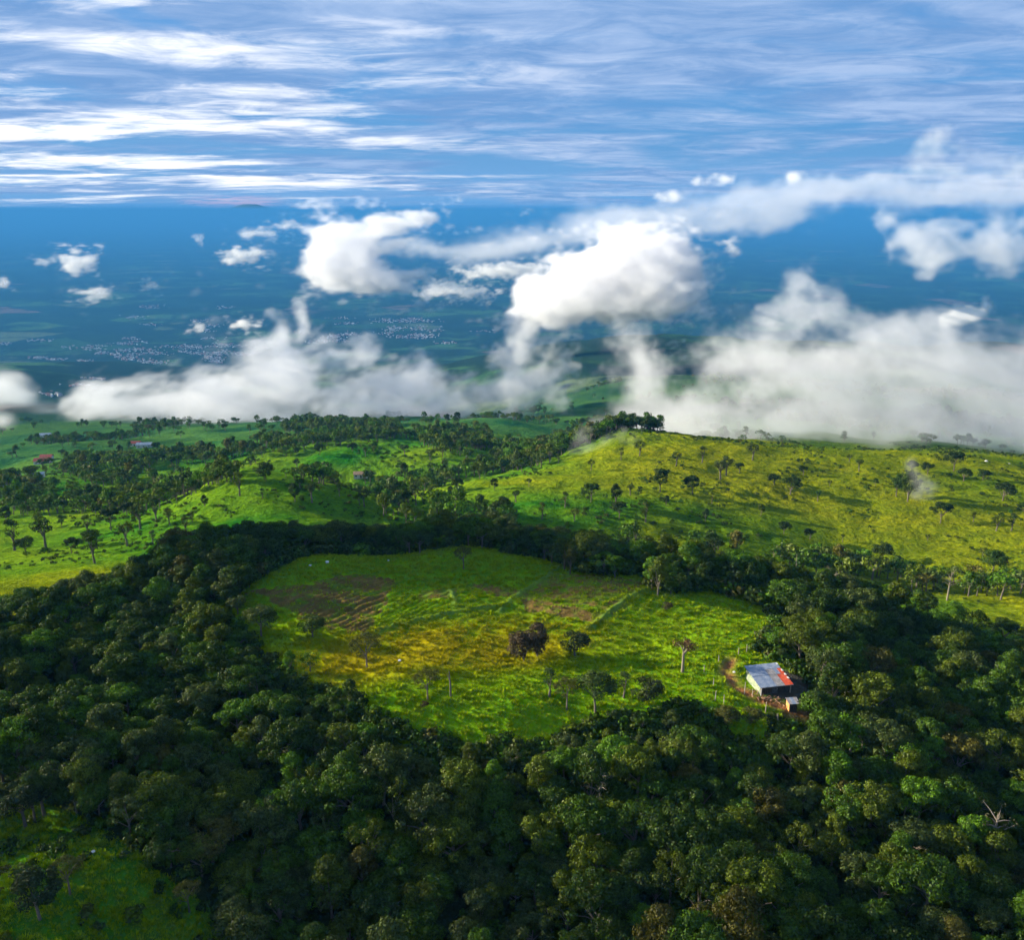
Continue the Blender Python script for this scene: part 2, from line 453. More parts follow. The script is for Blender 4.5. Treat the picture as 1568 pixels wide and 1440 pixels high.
def mat_ground():
    m, nt, b = principled('ground_cover', 1.0, 0.0)
    at = N(nt, 'ShaderNodeAttribute', attribute_name='cover')
    geo = N(nt, 'ShaderNodeNewGeometry')
    pos = geo.outputs['Position']
    ln = N(nt, 'ShaderNodeVectorMath', operation='LENGTH'); nt.links.new(pos, ln.inputs[0])
    dist = ln.outputs['Value']
    # speckle of stems and clumps
    s1 = noise(nt, pos, 0.9, 5, 0.7)
    s2 = noise(nt, pos, 0.22, 4, 0.6)
    k = math_(nt, 'ADD', math_(nt, 'MULTIPLY', s1, 1.1), math_(nt, 'MULTIPLY', s2, 0.7))
    k = mapr(nt, k, 0.55, 1.25, 0.55, 1.45, False)
    cmb = N(nt, 'ShaderNodeCombineXYZ')
    for i in range(3): nt.links.new(k, cmb.inputs[i])
    col = mixc(nt, 1.0, at.outputs['Color'], cmb.outputs[0], 'MULTIPLY')
    # the plain: a patchwork of fields, woods and bare plots
    flat = N(nt, 'ShaderNodeVectorMath', operation='MULTIPLY'); nt.links.new(pos, flat.inputs[0]); flat.inputs[1].default_value = (1 / 420, 1 / 520, 0)
    wv = N(nt, 'ShaderNodeVectorMath', operation='ADD'); nt.links.new(flat.outputs[0], wv.inputs[0])
    wn = N(nt, 'ShaderNodeTexNoise'); nt.links.new(flat.outputs[0], wn.inputs['Vector']); wn.inputs['Scale'].default_value = 0.6
    wm = N(nt, 'ShaderNodeVectorMath', operation='SCALE'); nt.links.new(wn.outputs['Color'], wm.inputs[0]); wm.inputs['Scale'].default_value = 1.2
    nt.links.new(wm.outputs[0], wv.inputs[1])
    vo = N(nt, 'ShaderNodeTexVoronoi', feature='F1'); nt.links.new(wv.outputs[0], vo.inputs['Vector']); vo.inputs['Scale'].default_value = 1.0
    ve = N(nt, 'ShaderNodeTexVoronoi', feature='DISTANCE_TO_EDGE'); nt.links.new(wv.outputs[0], ve.inputs['Vector']); ve.inputs['Scale'].default_value = 1.0
    sc_ = N(nt, 'ShaderNodeSeparateColor'); nt.links.new(vo.outputs['Color'], sc_.inputs[0])
    ramp = N(nt, 'ShaderNodeValToRGB'); nt.links.new(sc_.outputs[0], ramp.inputs[0])
    ramp.color_ramp.interpolation = 'CONSTANT'
    els = ramp.color_ramp.elements
    els[0].position = 0; els[0].color = (0.020, 0.048, 0.022, 1)
    els[1].position = 0.42; els[1].color = (0.034, 0.085, 0.030, 1)
    for p_, c_ in ((0.66, (0.055, 0.13, 0.038, 1)), (0.82, (0.025, 0.055, 0.028, 1)), (0.90, (0.10, 0.14, 0.06, 1)), (0.96, (0.15, 0.11, 0.08, 1))):
        e = els.new(p_); e.color = c_
    wood = noise(nt, pos, 0.0016, 8, 0.62)
    c2 = mixc(nt, mapr(nt, wood, 0.44, 0.56), (0.016, 0.036, 0.022), ramp.outputs[0])
    c2 = mixc(nt, mapr(nt, ve.outputs['Distance'], 0.03, 0.07, 0.7, 0.0), c2, (0.014, 0.032, 0.018))
    sp = noise(nt, pos, 0.02, 6, 0.7)
    c2 = mixc(nt, mapr(nt, sp, 0.5, 0.62, 0.0, 0.6), c2, (0.012, 0.028, 0.016))
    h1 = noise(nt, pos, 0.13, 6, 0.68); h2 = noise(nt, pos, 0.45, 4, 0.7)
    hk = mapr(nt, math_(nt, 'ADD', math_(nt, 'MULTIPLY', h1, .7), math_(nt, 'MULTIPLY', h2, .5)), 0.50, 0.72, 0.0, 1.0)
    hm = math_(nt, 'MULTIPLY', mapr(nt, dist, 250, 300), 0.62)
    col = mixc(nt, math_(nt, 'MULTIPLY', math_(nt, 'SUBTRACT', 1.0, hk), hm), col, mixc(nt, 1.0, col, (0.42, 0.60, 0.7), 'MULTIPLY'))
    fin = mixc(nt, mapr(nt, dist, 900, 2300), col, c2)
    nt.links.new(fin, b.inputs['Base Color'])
    bm = N(nt, 'ShaderNodeBump'); bm.inputs['Strength'].default_value = 0.9; bm.inputs['Distance'].default_value = 0.6
    hb = math_(nt, 'ADD', math_(nt, 'MULTIPLY', noise(nt, pos, 1.7, 4, 0.65), 0.8), math_(nt, 'ADD', math_(nt, 'MULTIPLY', noise(nt, pos, 0.45, 3, 0.6), 1.6), math_(nt, 'MULTIPLY', noise(nt, pos, 0.16, 3, 0.6), math_(nt, 'MULTIPLY', mapr(nt, dist, 250, 300), 5.0))))
    nt.links.new(hb, bm.inputs['Height']); nt.links.new(bm.outputs[0], b.inputs['Normal'])
    return m

# ------------------------------------------------------------------ trees
def leaf_material(name, mass=False, gain=1.0):
    m = bpy.data.materials.new(name); m.use_nodes = True
    nt = m.node_tree; nt.nodes.clear()
    out = N(nt, 'ShaderNodeOutputMaterial')
    oi = N(nt, 'ShaderNodeObjectInfo')
    if mass:
        ramp = N(nt, 'ShaderNodeValToRGB'); nt.links.new(oi.outputs['Random'], ramp.inputs[0])
        ramp.color_ramp.interpolation = 'CONSTANT'
        els = ramp.color_ramp.elements
        els[0].position = 0; els[0].color = (*PAL[0][1], 1); els[1].position = 0.3; els[1].color = (*PAL[1][1], 1)
        for p_, k in ((0.57, 2), (0.75, 3), (0.86, 4), (0.975, 5)):
            e = els.new(p_); e.color = (*PAL[k][1], 1)
        base = ramp.outputs[0]
    else:
        base = oi.outputs['Color']
    geo = N(nt, 'ShaderNodeNewGeometry')
    rnd = geo.outputs['Random Per Island']
    tc = N(nt, 'ShaderNodeTexCoord')
    patch = mapr(nt, noise(nt, tc.outputs['Object'], 0.55, 2, 0.5), 0.35, 0.65, 0.68, 1.28)
    k = math_(nt, 'MULTIPLY', math_(nt, 'MULTIPLY', mapr(nt, rnd, 0, 1, 0.55, 1.5, False), patch), gain)
    c = N(nt, 'ShaderNodeCombineXYZ')
    for i in range(3): nt.links.new(k, c.inputs[i])
    col = mixc(nt, 1.0, base, c.outputs[0], 'MULTIPLY')
    d = N(nt, 'ShaderNodeBsdfDiffuse'); nt.links.new(col, d.inputs[0])
    t = N(nt, 'ShaderNodeBsdfTranslucent')
    tcol = mixc(nt, 1.0, col, (1.3, 1.5, 0.4), 'MULTIPLY'); nt.links.new(tcol, t.inputs[0])
    mx = N(nt, 'ShaderNodeMixShader'); mx.inputs[0].default_value = 0.15
    nt.links.new(d.outputs[0], mx.inputs[1]); nt.links.new(t.outputs[0], mx.inputs[2])
    gl = N(nt, 'ShaderNodeBsdfGlossy'); gl.inputs['Roughness'].default_value = 0.5; gl.inputs[0].default_value = (0.9, 0.9, 0.85, 1)
    m2 = N(nt, 'ShaderNodeMixShader'); m2.inputs[0].default_value = 0.012
    nt.links.new(mx.outputs[0], m2.inputs[1]); nt.links.new(gl.outputs[0], m2.inputs[2])
    nt.links.new(m2.outputs[0], out.inputs['Surface'])
    return m

PAL = [('dark green', (0.028, 0.056, 0.003)), ('mid green', (0.044, 0.092, 0.003)), ('olive green', (0.068, 0.096, 0.003)),
       ('grey green', (0.054, 0.078, 0.014)), ('bright green', (0.062, 0.138, 0.003)), ('olive brown', (0.074, 0.070, 0.008))]
LEAF = leaf_material('foliage', False, 0.90)
LEAF_MASS = leaf_material('foliage_of_the_wood', True, 0.90)
LEAF_FAR = leaf_material('foliage_of_the_hills', True, 1.2)

def bark_material():
    m, nt, b = principled('bark', 0.9, 0.1)
    tc = N(nt, 'ShaderNodeTexCoord')
    n = noise(nt, tc.outputs['Object'], 3.0, 5, 0.6)
    nt.links.new(mixc(nt, n, (0.06, 0.045, 0.03), (0.22, 0.19, 0.15)), b.inputs['Base Color'])
    return m
BARK = bark_material()
def pale_bark():
    m, nt, b = principled('pale_bark', 0.9, 0.1)
    tc = N(nt, 'ShaderNodeTexCoord')
    n = noise(nt, tc.outputs['Object'], 3.0, 5, 0.6)
    nt.links.new(mixc(nt, n, (0.11, 0.085, 0.06), (0.30, 0.26, 0.20)), b.inputs['Base Color'])
    return m
PALE_BARK = pale_bark()

def tube(path, radii, n=6):
    """vertices and quads of a tapered tube along a path"""
    path = [Vector(p) for p in path]; V = []; Fc = []
    for k, p in enumerate(path):
        d = (path[min(k + 1, len(path) - 1)] - path[max(k - 1, 0)]).normalized()
        a = d.orthogonal().normalized(); b_ = d.cross(a)
        for i in range(n):
            t = 2 * math.pi * i / n
            V.append(p + (a * math.cos(t) + b_ * math.sin(t)) * radii[k])
    for k in range(len(path) - 1):
        for i in range(n):
            j = (i + 1) % n
            Fc.append((k * n + i, k * n + j, (k + 1) * n + j, (k + 1) * n + i))
    return V, Fc

def leaves(r, centres, radii, per, size, up=0.25, squash=0.8):
    """leaf sprays on the skins of a set of clumps"""
    V = []
    for c, cr in zip(centres, radii):
        n = max(6, int(per * (cr / np.mean(radii)) ** 2))
        d = r.normal(size=(n, 3)); d[:, 2] += up; d /= np.linalg.norm(d, axis=1)[:, None]
        rad = cr * (1 - 0.35 * r.random(n) ** 2)
        p = c + d * rad[:, None] * np.array([1, 1, squash])
        nrm = d + r.normal(size=(n, 3)) * 0.36; nrm /= np.linalg.norm(nrm, axis=1)[:, None]
        t = np.cross(nrm, r.normal(size=(n, 3))); t /= np.linalg.norm(t, axis=1)[:, None] + 1e-9
        b_ = np.cross(nrm, t)
        s = size * (0.6 + 0.8 * r.random(n))[:, None]
        w = s * (0.45 + 0.25 * r.random(n))[:, None]
        V.append(np.stack([p - t * s * .5, p + b_ * w * .5 + nrm * s * .06, p + t * s * .5 - nrm * s * .12, p - b_ * w * .5 + nrm * s * .06], 1))
    V = np.concatenate(V); n = len(V)
    return V.reshape(-1, 3), np.arange(n * 4).reshape(n, 4)

def crown_clumps(r, rad, hgt, z0, n, crad, form='round'):
    C = []; S = []
    for i in range(n):
        d = r.normal(size=3); d /= np.linalg.norm(d)
        if form == 'flat': d[2] = abs(d[2]) * 0.6
        elif d[2] < -0.45: d[2] *= -1
        q = 0.55 + 0.45 * r.random() ** 0.6
        if form == 'tall': c = np.array([d[0] * rad * .8, d[1] * rad * .8, z0 + hgt * .5 + d[2] * hgt * .5]) * np.array([q, q, 1])
        elif form == 'flat': c = np.array([d[0] * rad * q, d[1] * rad * q, z0 + hgt * .35 + d[2] * hgt * .7])
        else: c = np.array([d[0] * rad * q, d[1] * rad * q, z0 + hgt * .5 + d[2] * hgt * .5 * q])
        C.append(c); S.append(crad * (0.65 + 0.7 * r.random()))
    return np.array(C), np.array(S)

def tree_meshes(seed, rad, hgt, z0, n, crad, per, leaf, form='round', name='tree'):
    r = np.random.default_rng(seed)
    C, S = crown_clumps(r, rad, hgt, z0, n, crad, form)
    V, Fc = leaves(r, C, S, per, leaf)
    crown = mesh_np(name + '_crown', V, Fc)
    # trunk with limbs reaching into the clumps
    lean = r.normal(size=2) * 0.35
    top = Vector((lean[0], lean[1], z0 + hgt * 0.45))
    TV, TF = tube([(0, 0, -1.2), (lean[0] * .2, lean[1] * .2, z0 * .5), (lean[0] * .6, lean[1] * .6, z0), top], [0.34, 0.24, 0.19, 0.08], 7)
    for c in C[np.argsort(-np.abs(C[:, 0]) - np.abs(C[:, 1]))[:7]]:
        s = Vector((lean[0] * .5, lean[1] * .5, z0 * (0.75 + 0.4 * r.random())))
        e = Vector(c); mid = s.lerp(e, .5) + Vector((0, 0, .35))
        v, f = tube([s, mid, e], [0.12, 0.08, 0.03], 5)
        o = len(TV); TV += v; TF += [tuple(i + o for i in q) for q in f]
    trunk = mesh_np(name + '_trunk', [tuple(v) for v in TV], TF, True)
    return trunk, crown

# near kinds: (radius, crown height, crown base, clumps, clump radius, leaves per clump, leaf size, form, words)
SHAPES = [
    (3.9, 5.0, 4.2, 37, 1.07, 147, 0.350, 'round', 'rounded'),
    (4.6, 4.4, 4.8, 47, 1.03, 131, 0.336, 'flat', 'spreading'),
    (3.2, 6.6, 3.6, 35, 0.99, 147, 0.336, 'tall', 'tall narrow'),
    (3.4, 4.4, 3.4, 27, 0.95, 139, 0.322, 'round', 'compact'),
    (4.9, 5.6, 4.6, 55, 0.99, 124, 0.350, 'round', 'broad lumpy'),
    (3.7, 5.4, 4.6, 25, 0.90, 108, 0.308, 'round', 'loose open'),
    (4.3, 4.6, 4.6, 30, 1.20, 139, 0.392, 'flat', 'layered'),
    (3.0, 7.4, 3.8, 30, 1.07, 139, 0.350, 'tall', 'slender upright'),
]
NEAR_T = [(*tree_meshes(100 + i, *s[:8], name='tree'), s) for i, s in enumerate(SHAPES)]
# distant kinds, fewer and larger sprays
FAR_S = [(3.4, 4.4, 3.0, 14, 1.3, 22, 0.95, 'round'), (4.0, 3.6, 4.0, 16, 1.3, 20, 0.95, 'flat'), (2.6, 6.0, 3.0, 14, 1.2, 22, 0.9, 'tall'), (2.9, 3.6, 2.4, 12, 1.1, 22, 0.8, 'round')]
FAR_T = [(*tree_meshes(200 + i, *s, name='far_tree'), s) for i, s in enumerate(FAR_S)]
# thin trees of the pastures: bare stem, small ragged crown
THIN_S = [(1.9, 3.8, 2.4, 15, 0.75, 60, 0.34, 'round'), (1.5, 4.8, 2.0, 15, 0.65, 55, 0.32, 'tall'), (2.2, 1.8, 4.2, 10, 0.7, 50, 0.34, 'flat')]
THIN_T = [(*tree_meshes(300 + i, *s, name='thin_tree'), s) for i, s in enumerate(THIN_S)]

def plant_tree(name, kit, x, y, scale, rot, colour, label, cat='tree', group=None, bark=None, z=None, sz=1.0):
    trunk, crown = kit[0], kit[1]
    e = bpy.data.objects.new(name, None); COL.objects.link(e)
    e.empty_display_size = 0.5
    e.location = (x, y, float(H(x, y)) if z is None else z); e.rotation_euler = (0, 0, rot); e.scale = (scale, scale, scale * sz)
    tag(e, label, cat, group)
    t = bpy.data.objects.new('trunk', trunk); COL.objects.link(t); t.parent = e
    if not trunk.materials: trunk.materials.append(BARK)
    if bark is not None:
        t.material_slots[0].link = 'OBJECT'; t.material_slots[0].material = bark
    if crown is not None:
        if not crown.materials: crown.materials.append(LEAF)
        c = bpy.data.objects.new('crown', crown); COL.objects.link(c); c.parent = e
        c.color = (*colour, 1)
    return e

ORD = ['first', 'second', 'third', 'fourth', 'fifth', 'sixth', 'seventh', 'eighth', 'ninth', 'tenth', 'eleventh', 'twelfth']

def place_phrase(px, py):
    if px < 360 and py < 960: return 'in the wood beyond the left end of the ploughed field'
    if py < 935 and px < 1010: return 'in the tree belt behind the clearing'
    if px >= 1150 and py < 1000: return 'in the wood behind the small far hut'
    if px >= 1010 and py < 1000: return 'in the belt behind the bright green meadow'
    if px >= 1150 and py < 1120: return 'in the dense wood beside the tin roofed shed'
    if px < 480 and py < 1080: return 'in the wood left of the yellow grass'
    if py < 1160 and px < 700: return 'in the wood below the yellow grass'
    if py < 1190 and px < 1150: return 'at the lower edge of the clearing'
    if px < 360: return 'around the grassy slope in the lower left corner'
    if px > 1150 and py < 1290: return 'in the wood below the shed'
    if px > 1150: return 'in the wood of the lower right corner'
    if py < 1300 and px < 760: return 'in the dark wood below the clearing'
    if py < 1300: return 'in the dark hollow below the clearing'
    if px < 760: return 'in the wood along the lower edge, left of centre'
    return 'in the wood along the lower edge, right of centre'

def build_forest():
    # blue-noise like scatter over the near forest, jittered hexagonal lattice
    step = 4.2
    pts = []
    for j, yy in enumerate(np.arange(58, 285, step * 0.87)):
        for xx in np.arange(-290, 250, step):
            pts.append((xx + (j % 2) * step / 2, yy))
    P = np.array(pts) + rng.uniform(-1.5, 1.5, (len(pts), 2))
    keep = inside(NEAR, P[:, 0], P[:, 1]) & ~inside(CLEAR, P[:, 0], P[:, 1])
    edge = seg_dist(P[:, 0], P[:, 1], CLEAR + [CLEAR[0]])
    lump = fbm2(P[:, 0] / 9, P[:, 1] / 9, 211, 2)
    ins = inside(CLEAR, P[:, 0], P[:, 1])
    keep = (keep & (edge > 1.5)) | (ins & (edge < 5.5) & (lump > 0.10) & (P[:, 0] < 45) & ((P[:, 1] > 185) | (P[:, 0] < -25)))
    sl = inside(SLOPE, P[:, 0], P[:, 1])
    keep &= ~sl
    keep &= np.hypot(P[:, 0] - HOUSE_XY[0], P[:, 1] - HOUSE_XY[1] - 2) > 9
    P = P[keep]
    z = H(P[:, 0], P[:, 1])
    sun_side = P[:, 0] < 0
    sc_ = 0.52 + 0.56 * rng.random(len(P)) ** 1.4 + 0.25 * fbm2(P[:, 0] / 25, P[:, 1] / 25, 131, 2)
    back = (P[:, 1] > 212) & (P[:, 0] < 25)
    sc_[back] = 0.78 + 0.42 * rng.random(back.sum())
    # keep lower growth right at the front lip of the clearing, so that it stays in view
    kx, ky = pix(P[:, 0], P[:, 1], z + 9.5 * sc_)
    gx, gy = pix(P[:, 0], P[:, 1], z)
    cl_px = np.array([pix(x, y, float(H(x, y))) for x, y in CLEAR])
    low = inside([tuple(p) for p in cl_px], kx, ky) & (P[:, 1] < 172) & (gy > 1050)
    sc_[low] *= 0.5
    yard = inside([(1088, 990), (1245, 990), (1250, 1102), (1090, 1120)], kx, ky) & (P[:, 1] < G(1190, 1066)[1])
    sc_ = sc_[~yard]; P = P[~yard]; z = z[~yard]; kx, ky, gx, gy = kx[~yard], ky[~yard], gx[~yard], gy[~yard]
    frame = (kx > -60) & (kx < 1628) & (ky < 1470) & (gy > 780)
    dist = np.sqrt(P[:, 0] ** 2 + P[:, 1] ** 2 + z ** 2)
    order = np.argsort(np.where(frame, dist, 1e9))
    n_ind = 296
    chosen = [i for i in order[:n_ind] if frame[i]]
    chosen_set = set(chosen)
    rec = []
    for i in range(len(P)):
        shp = int(rng.integers(len(SHAPES)))
        zone = fbm2(np.array([P[i, 0] / 30]), np.array([P[i, 1] / 30]), 141, 2)[0]
        w = np.array([0.27, 0.28, 0.20, 0.11, 0.12, 0.02])
        if zone > 0.12: w = np.array([0.12, 0.2, 0.3, 0.16, 0.18, 0.04])
        if zone < -0.15: w = np.array([0.36, 0.28, 0.14, 0.10, 0.07, 0.05])
        if P[i, 0] < 5 and P[i, 1] < 190: w = w * np.array([.9, .9, 1.2, 1.8, .8, 1.3])
        col = int(rng.choice(6, p=w / w.sum()))
        rec.append((shp, col))
    groups = {}
    for i in chosen:
        shp, col = rec[i]
        ph = place_phrase(kx[i], ky[i])
        base = f'{SHAPES[shp][8]} {PAL[col][0]} tree'
        groups.setdefault((base, ph), []).append(i)
    for (base, ph), ids in groups.items():
        ids.sort(key=lambda i: kx[i])
        for k, i in enumerate(ids):
            shp, col = rec[i]
            if len(ids) == 1: label = f'{base} {ph}'
            elif k == 0: label = f'leftmost {base} {ph}'
            elif k == len(ids) - 1: label = f'rightmost {base} {ph}'
            else: label = f'{ORD[k]} {base} from the left {ph}'
            w = label.split()
            if len(w) > 16: label = ' '.join(w).replace('from the left ', '').replace(' of the lower', ' at lower')
            c = np.array(PAL[col][1]) * (0.8 + 0.4 * rng.random())
            plant_tree('broadleaf_tree', NEAR_T[shp], P[i, 0], P[i, 1], sc_[i], rng.random() * 6.28, c, label, group='trees of the near wood', sz=0.9 + 0.25 * rng.random(), z=z[i] - 1.1 * sc_[i])
    rest = [i for i in range(len(P)) if i not in chosen_set]
    scatter('wood', P[rest], H(P[rest, 0], P[rest, 1]) - 1.1 * sc_[rest], sc_[rest], 'NEAR', 'stuff')
    return P

# GN scatter used only for growth that nobody could count
KITS = {}
def kit_collection(key):
    if key in KITS: return KITS[key]
    c = bpy.data.collections.new('kit_' + key.lower())
    if key == 'NEAR': src = [(t, cr) for t, cr, _ in NEAR_T]
    elif key == 'FAR': src = [(t, cr) for t, cr, _ in FAR_T]
    else: src = key_meshes[key]
    for t, cr in src:
        me = cr.copy()
        if key in ('NEAR', 'FAR'):
            # crown and trunk joined into one growth mesh
            nv = len(t.vertices)
            a = np.empty(len(me.vertices) * 3, np.float32); me.vertices.foreach_get('co', a)
            b_ = np.empty(nv * 3, np.float32); t.vertices.foreach_get('co', b_)
            la = np.empty(len(me.loops), np.int32); me.loops.foreach_get('vertex_index', la)
            lb = np.empty(len(t.loops), np.int32); t.loops.foreach_get('vertex_index', lb)
            V = np.concatenate([a, b_]).reshape(-1, 3); Fc = np.concatenate([la, lb + len(a) // 3]).reshape(-1, 4)
            me = mesh_np('growth', V, Fc)
            me.materials.append(LEAF_FAR if key == 'FAR' else LEAF_MASS); me.materials.append(BARK)
            mi = np.zeros(len(Fc), np.int32); mi[len(la) // 4:] = 1
            me.polygons.foreach_set('material_index', mi)
        o = bpy.data.objects.new('growth', me); c.objects.link(o)
    KITS[key] = c
    return c
key_meshes = {}

def scatter(name, P, z, s, key, kind, label=None):
    V = np.stack([P[:, 0], P[:, 1], z], 1)
    me = bpy.data.meshes.new(name); me.vertices.add(len(V)); me.vertices.foreach_set('co', V.astype(np.float32).ravel())
    a = me.attributes.new('size', 'FLOAT', 'POINT'); a.data.foreach_set('value', np.asarray(s, np.float32))
    o = link(name, me)
    tag(o, label, None, None, kind)
    ng = bpy.data.node_groups.new(name, 'GeometryNodeTree')
    ng.interface.new_socket('Geometry', in_out='INPUT', socket_type='NodeSocketGeometry')
    ng.interface.new_socket('Geometry', in_out='OUTPUT', socket_type='NodeSocketGeometry')
    K = ng.links.new; nn = ng.nodes.new
    gi = nn('NodeGroupInput'); go = nn('NodeGroupOutput')
    ci = nn('GeometryNodeCollectionInfo'); ci.inputs['Collection'].default_value = kit_collection(key)
    ci.inputs['Separate Children'].default_value = True; ci.inputs['Reset Children'].default_value = True
    ip = nn('GeometryNodeInstanceOnPoints'); ip.inputs['Pick Instance'].default_value = True
    K(gi.outputs[0], ip.inputs['Points']); K(ci.outputs[0], ip.inputs['Instance'])
    rv = nn('FunctionNodeRandomValue'); rv.data_type = 'INT'; rv.inputs[4].default_value = 0; rv.inputs[5].default_value = 99; K(rv.outputs[2], ip.inputs['Instance Index'])
    rr = nn('FunctionNodeRandomValue'); rr.data_type = 'FLOAT_VECTOR'; rr.inputs[0].default_value = (0, 0, 0); rr.inputs[1].default_value = (0, 0, 6.283); rr.inputs['Seed'].default_value = 3
    K(rr.outputs[0], ip.inputs['Rotation'])
    na = nn('GeometryNodeInputNamedAttribute'); na.data_type = 'FLOAT'; na.inputs['Name'].default_value = 'size'
    K(na.outputs[0], ip.inputs['Scale'])
    K(ip.outputs[0], go.inputs[0])
    m = o.modifiers.new('scatter', 'NODES'); m.node_group = ng
    return o

FAR_WOODS = [
    [(760, 722), (800, 690), (850, 668), (915, 645), (1010, 648), (1010, 660), (930, 672), (870, 695), (800, 722)],
    [(600, 742), (700, 716), (760, 706), (860, 690), (780, 722), (700, 735), (640, 752)],
    [(0, 790), (60, 776), (130, 768), (220, 758), (290, 746), (370, 736), (380, 742), (320, 752), (260, 775), (180, 785), (90, 792)],
    [(390, 738), (470, 732), (560, 734), (610, 744), (600, 752), (500, 746), (430, 742)],
    [(540, 772), (610, 758), (690, 772), (780, 795), (800, 812), (700, 812), (600, 800)],
    [(90, 720), (130, 700), (200, 702), (230, 722), (200, 745), (130, 745)],
    [(100, 715), (230, 700), (380, 690), (380, 700), (230, 712)],
    [(380, 676), (450, 674), (560, 664), (620, 662), (620, 670), (500, 682), (400, 686)], [(640, 665), (740, 660), (770, 690), (700, 698), (650, 690)],
    [(0, 745), (60, 740), (100, 760), (40, 780), (0, 780)],
    [(430, 655), (560, 648), (620, 655), (540, 662), (440, 664)],
    [(820, 835), (1000, 838), (1100, 838), (1180, 868), (1010, 850)],
    [(1180, 850), (1260, 862), (1350, 868), (1568, 905), (1700, 920), (1700, 935), (1400, 905), (1200, 880)],
]
def build_far_woods():
    pts = []
    polys = [GP(p) for p in FAR_WOODS]
    for poly in polys:
        a = np.array(poly); lo, hi = a.min(0), a.max(0)
        area = (hi[0] - lo[0]) * (hi[1] - lo[1])
        n = int(min(area / 42, 7000))
        q = rng.uniform(lo, hi, (n, 2)); q = q[inside(poly, q[:, 0], q[:, 1])]
        pts.append(q)
    crest = [W(770, 716, 522), W(860, 688, 532), W(925, 664, 540), W(1015, 655, 545)]
    crest = [(p[0], p[1]) for p in crest] + [(p[0], p[1] + 26) for p in crest[::-1]]
    a = np.array(crest); q = rng.uniform(a.min(0), a.max(0), (420, 2)); pts.append(q[inside(crest, q[:, 0], q[:, 1])])
    # hedgerow trees and copses of the farther slopes, thicker in noise-picked spots
    q = np.stack([rng.uniform(-900, 900, 26000), 430 * np.exp(rng.random(26000) * 1.35)], 1)
    t = fbm2(q[:, 0] / 90, q[:, 1] / 90, 151, 4)
    rdg = np.abs(fbm2(q[:, 0] / 150, q[:, 1] / 150, 161, 3))
    hillside = (q[:, 0] > 20) & (q[:, 1] < 640)
    q = q[((t > 0.36) | (rdg < 0.011)) & ~hillside & (np.abs(q[:, 0]) < q[:, 1] * .75)]
    pts.append(q[:2600])
    P = np.concatenate(pts)
    s = 0.55 + 0.75 * rng.random(len(P))
    z = base_height(P[:, 0], P[:, 1]) - 0.3
    scatter('distant_woods', P, z, s, 'FAR', 'stuff')
    print('far wood', len(P))

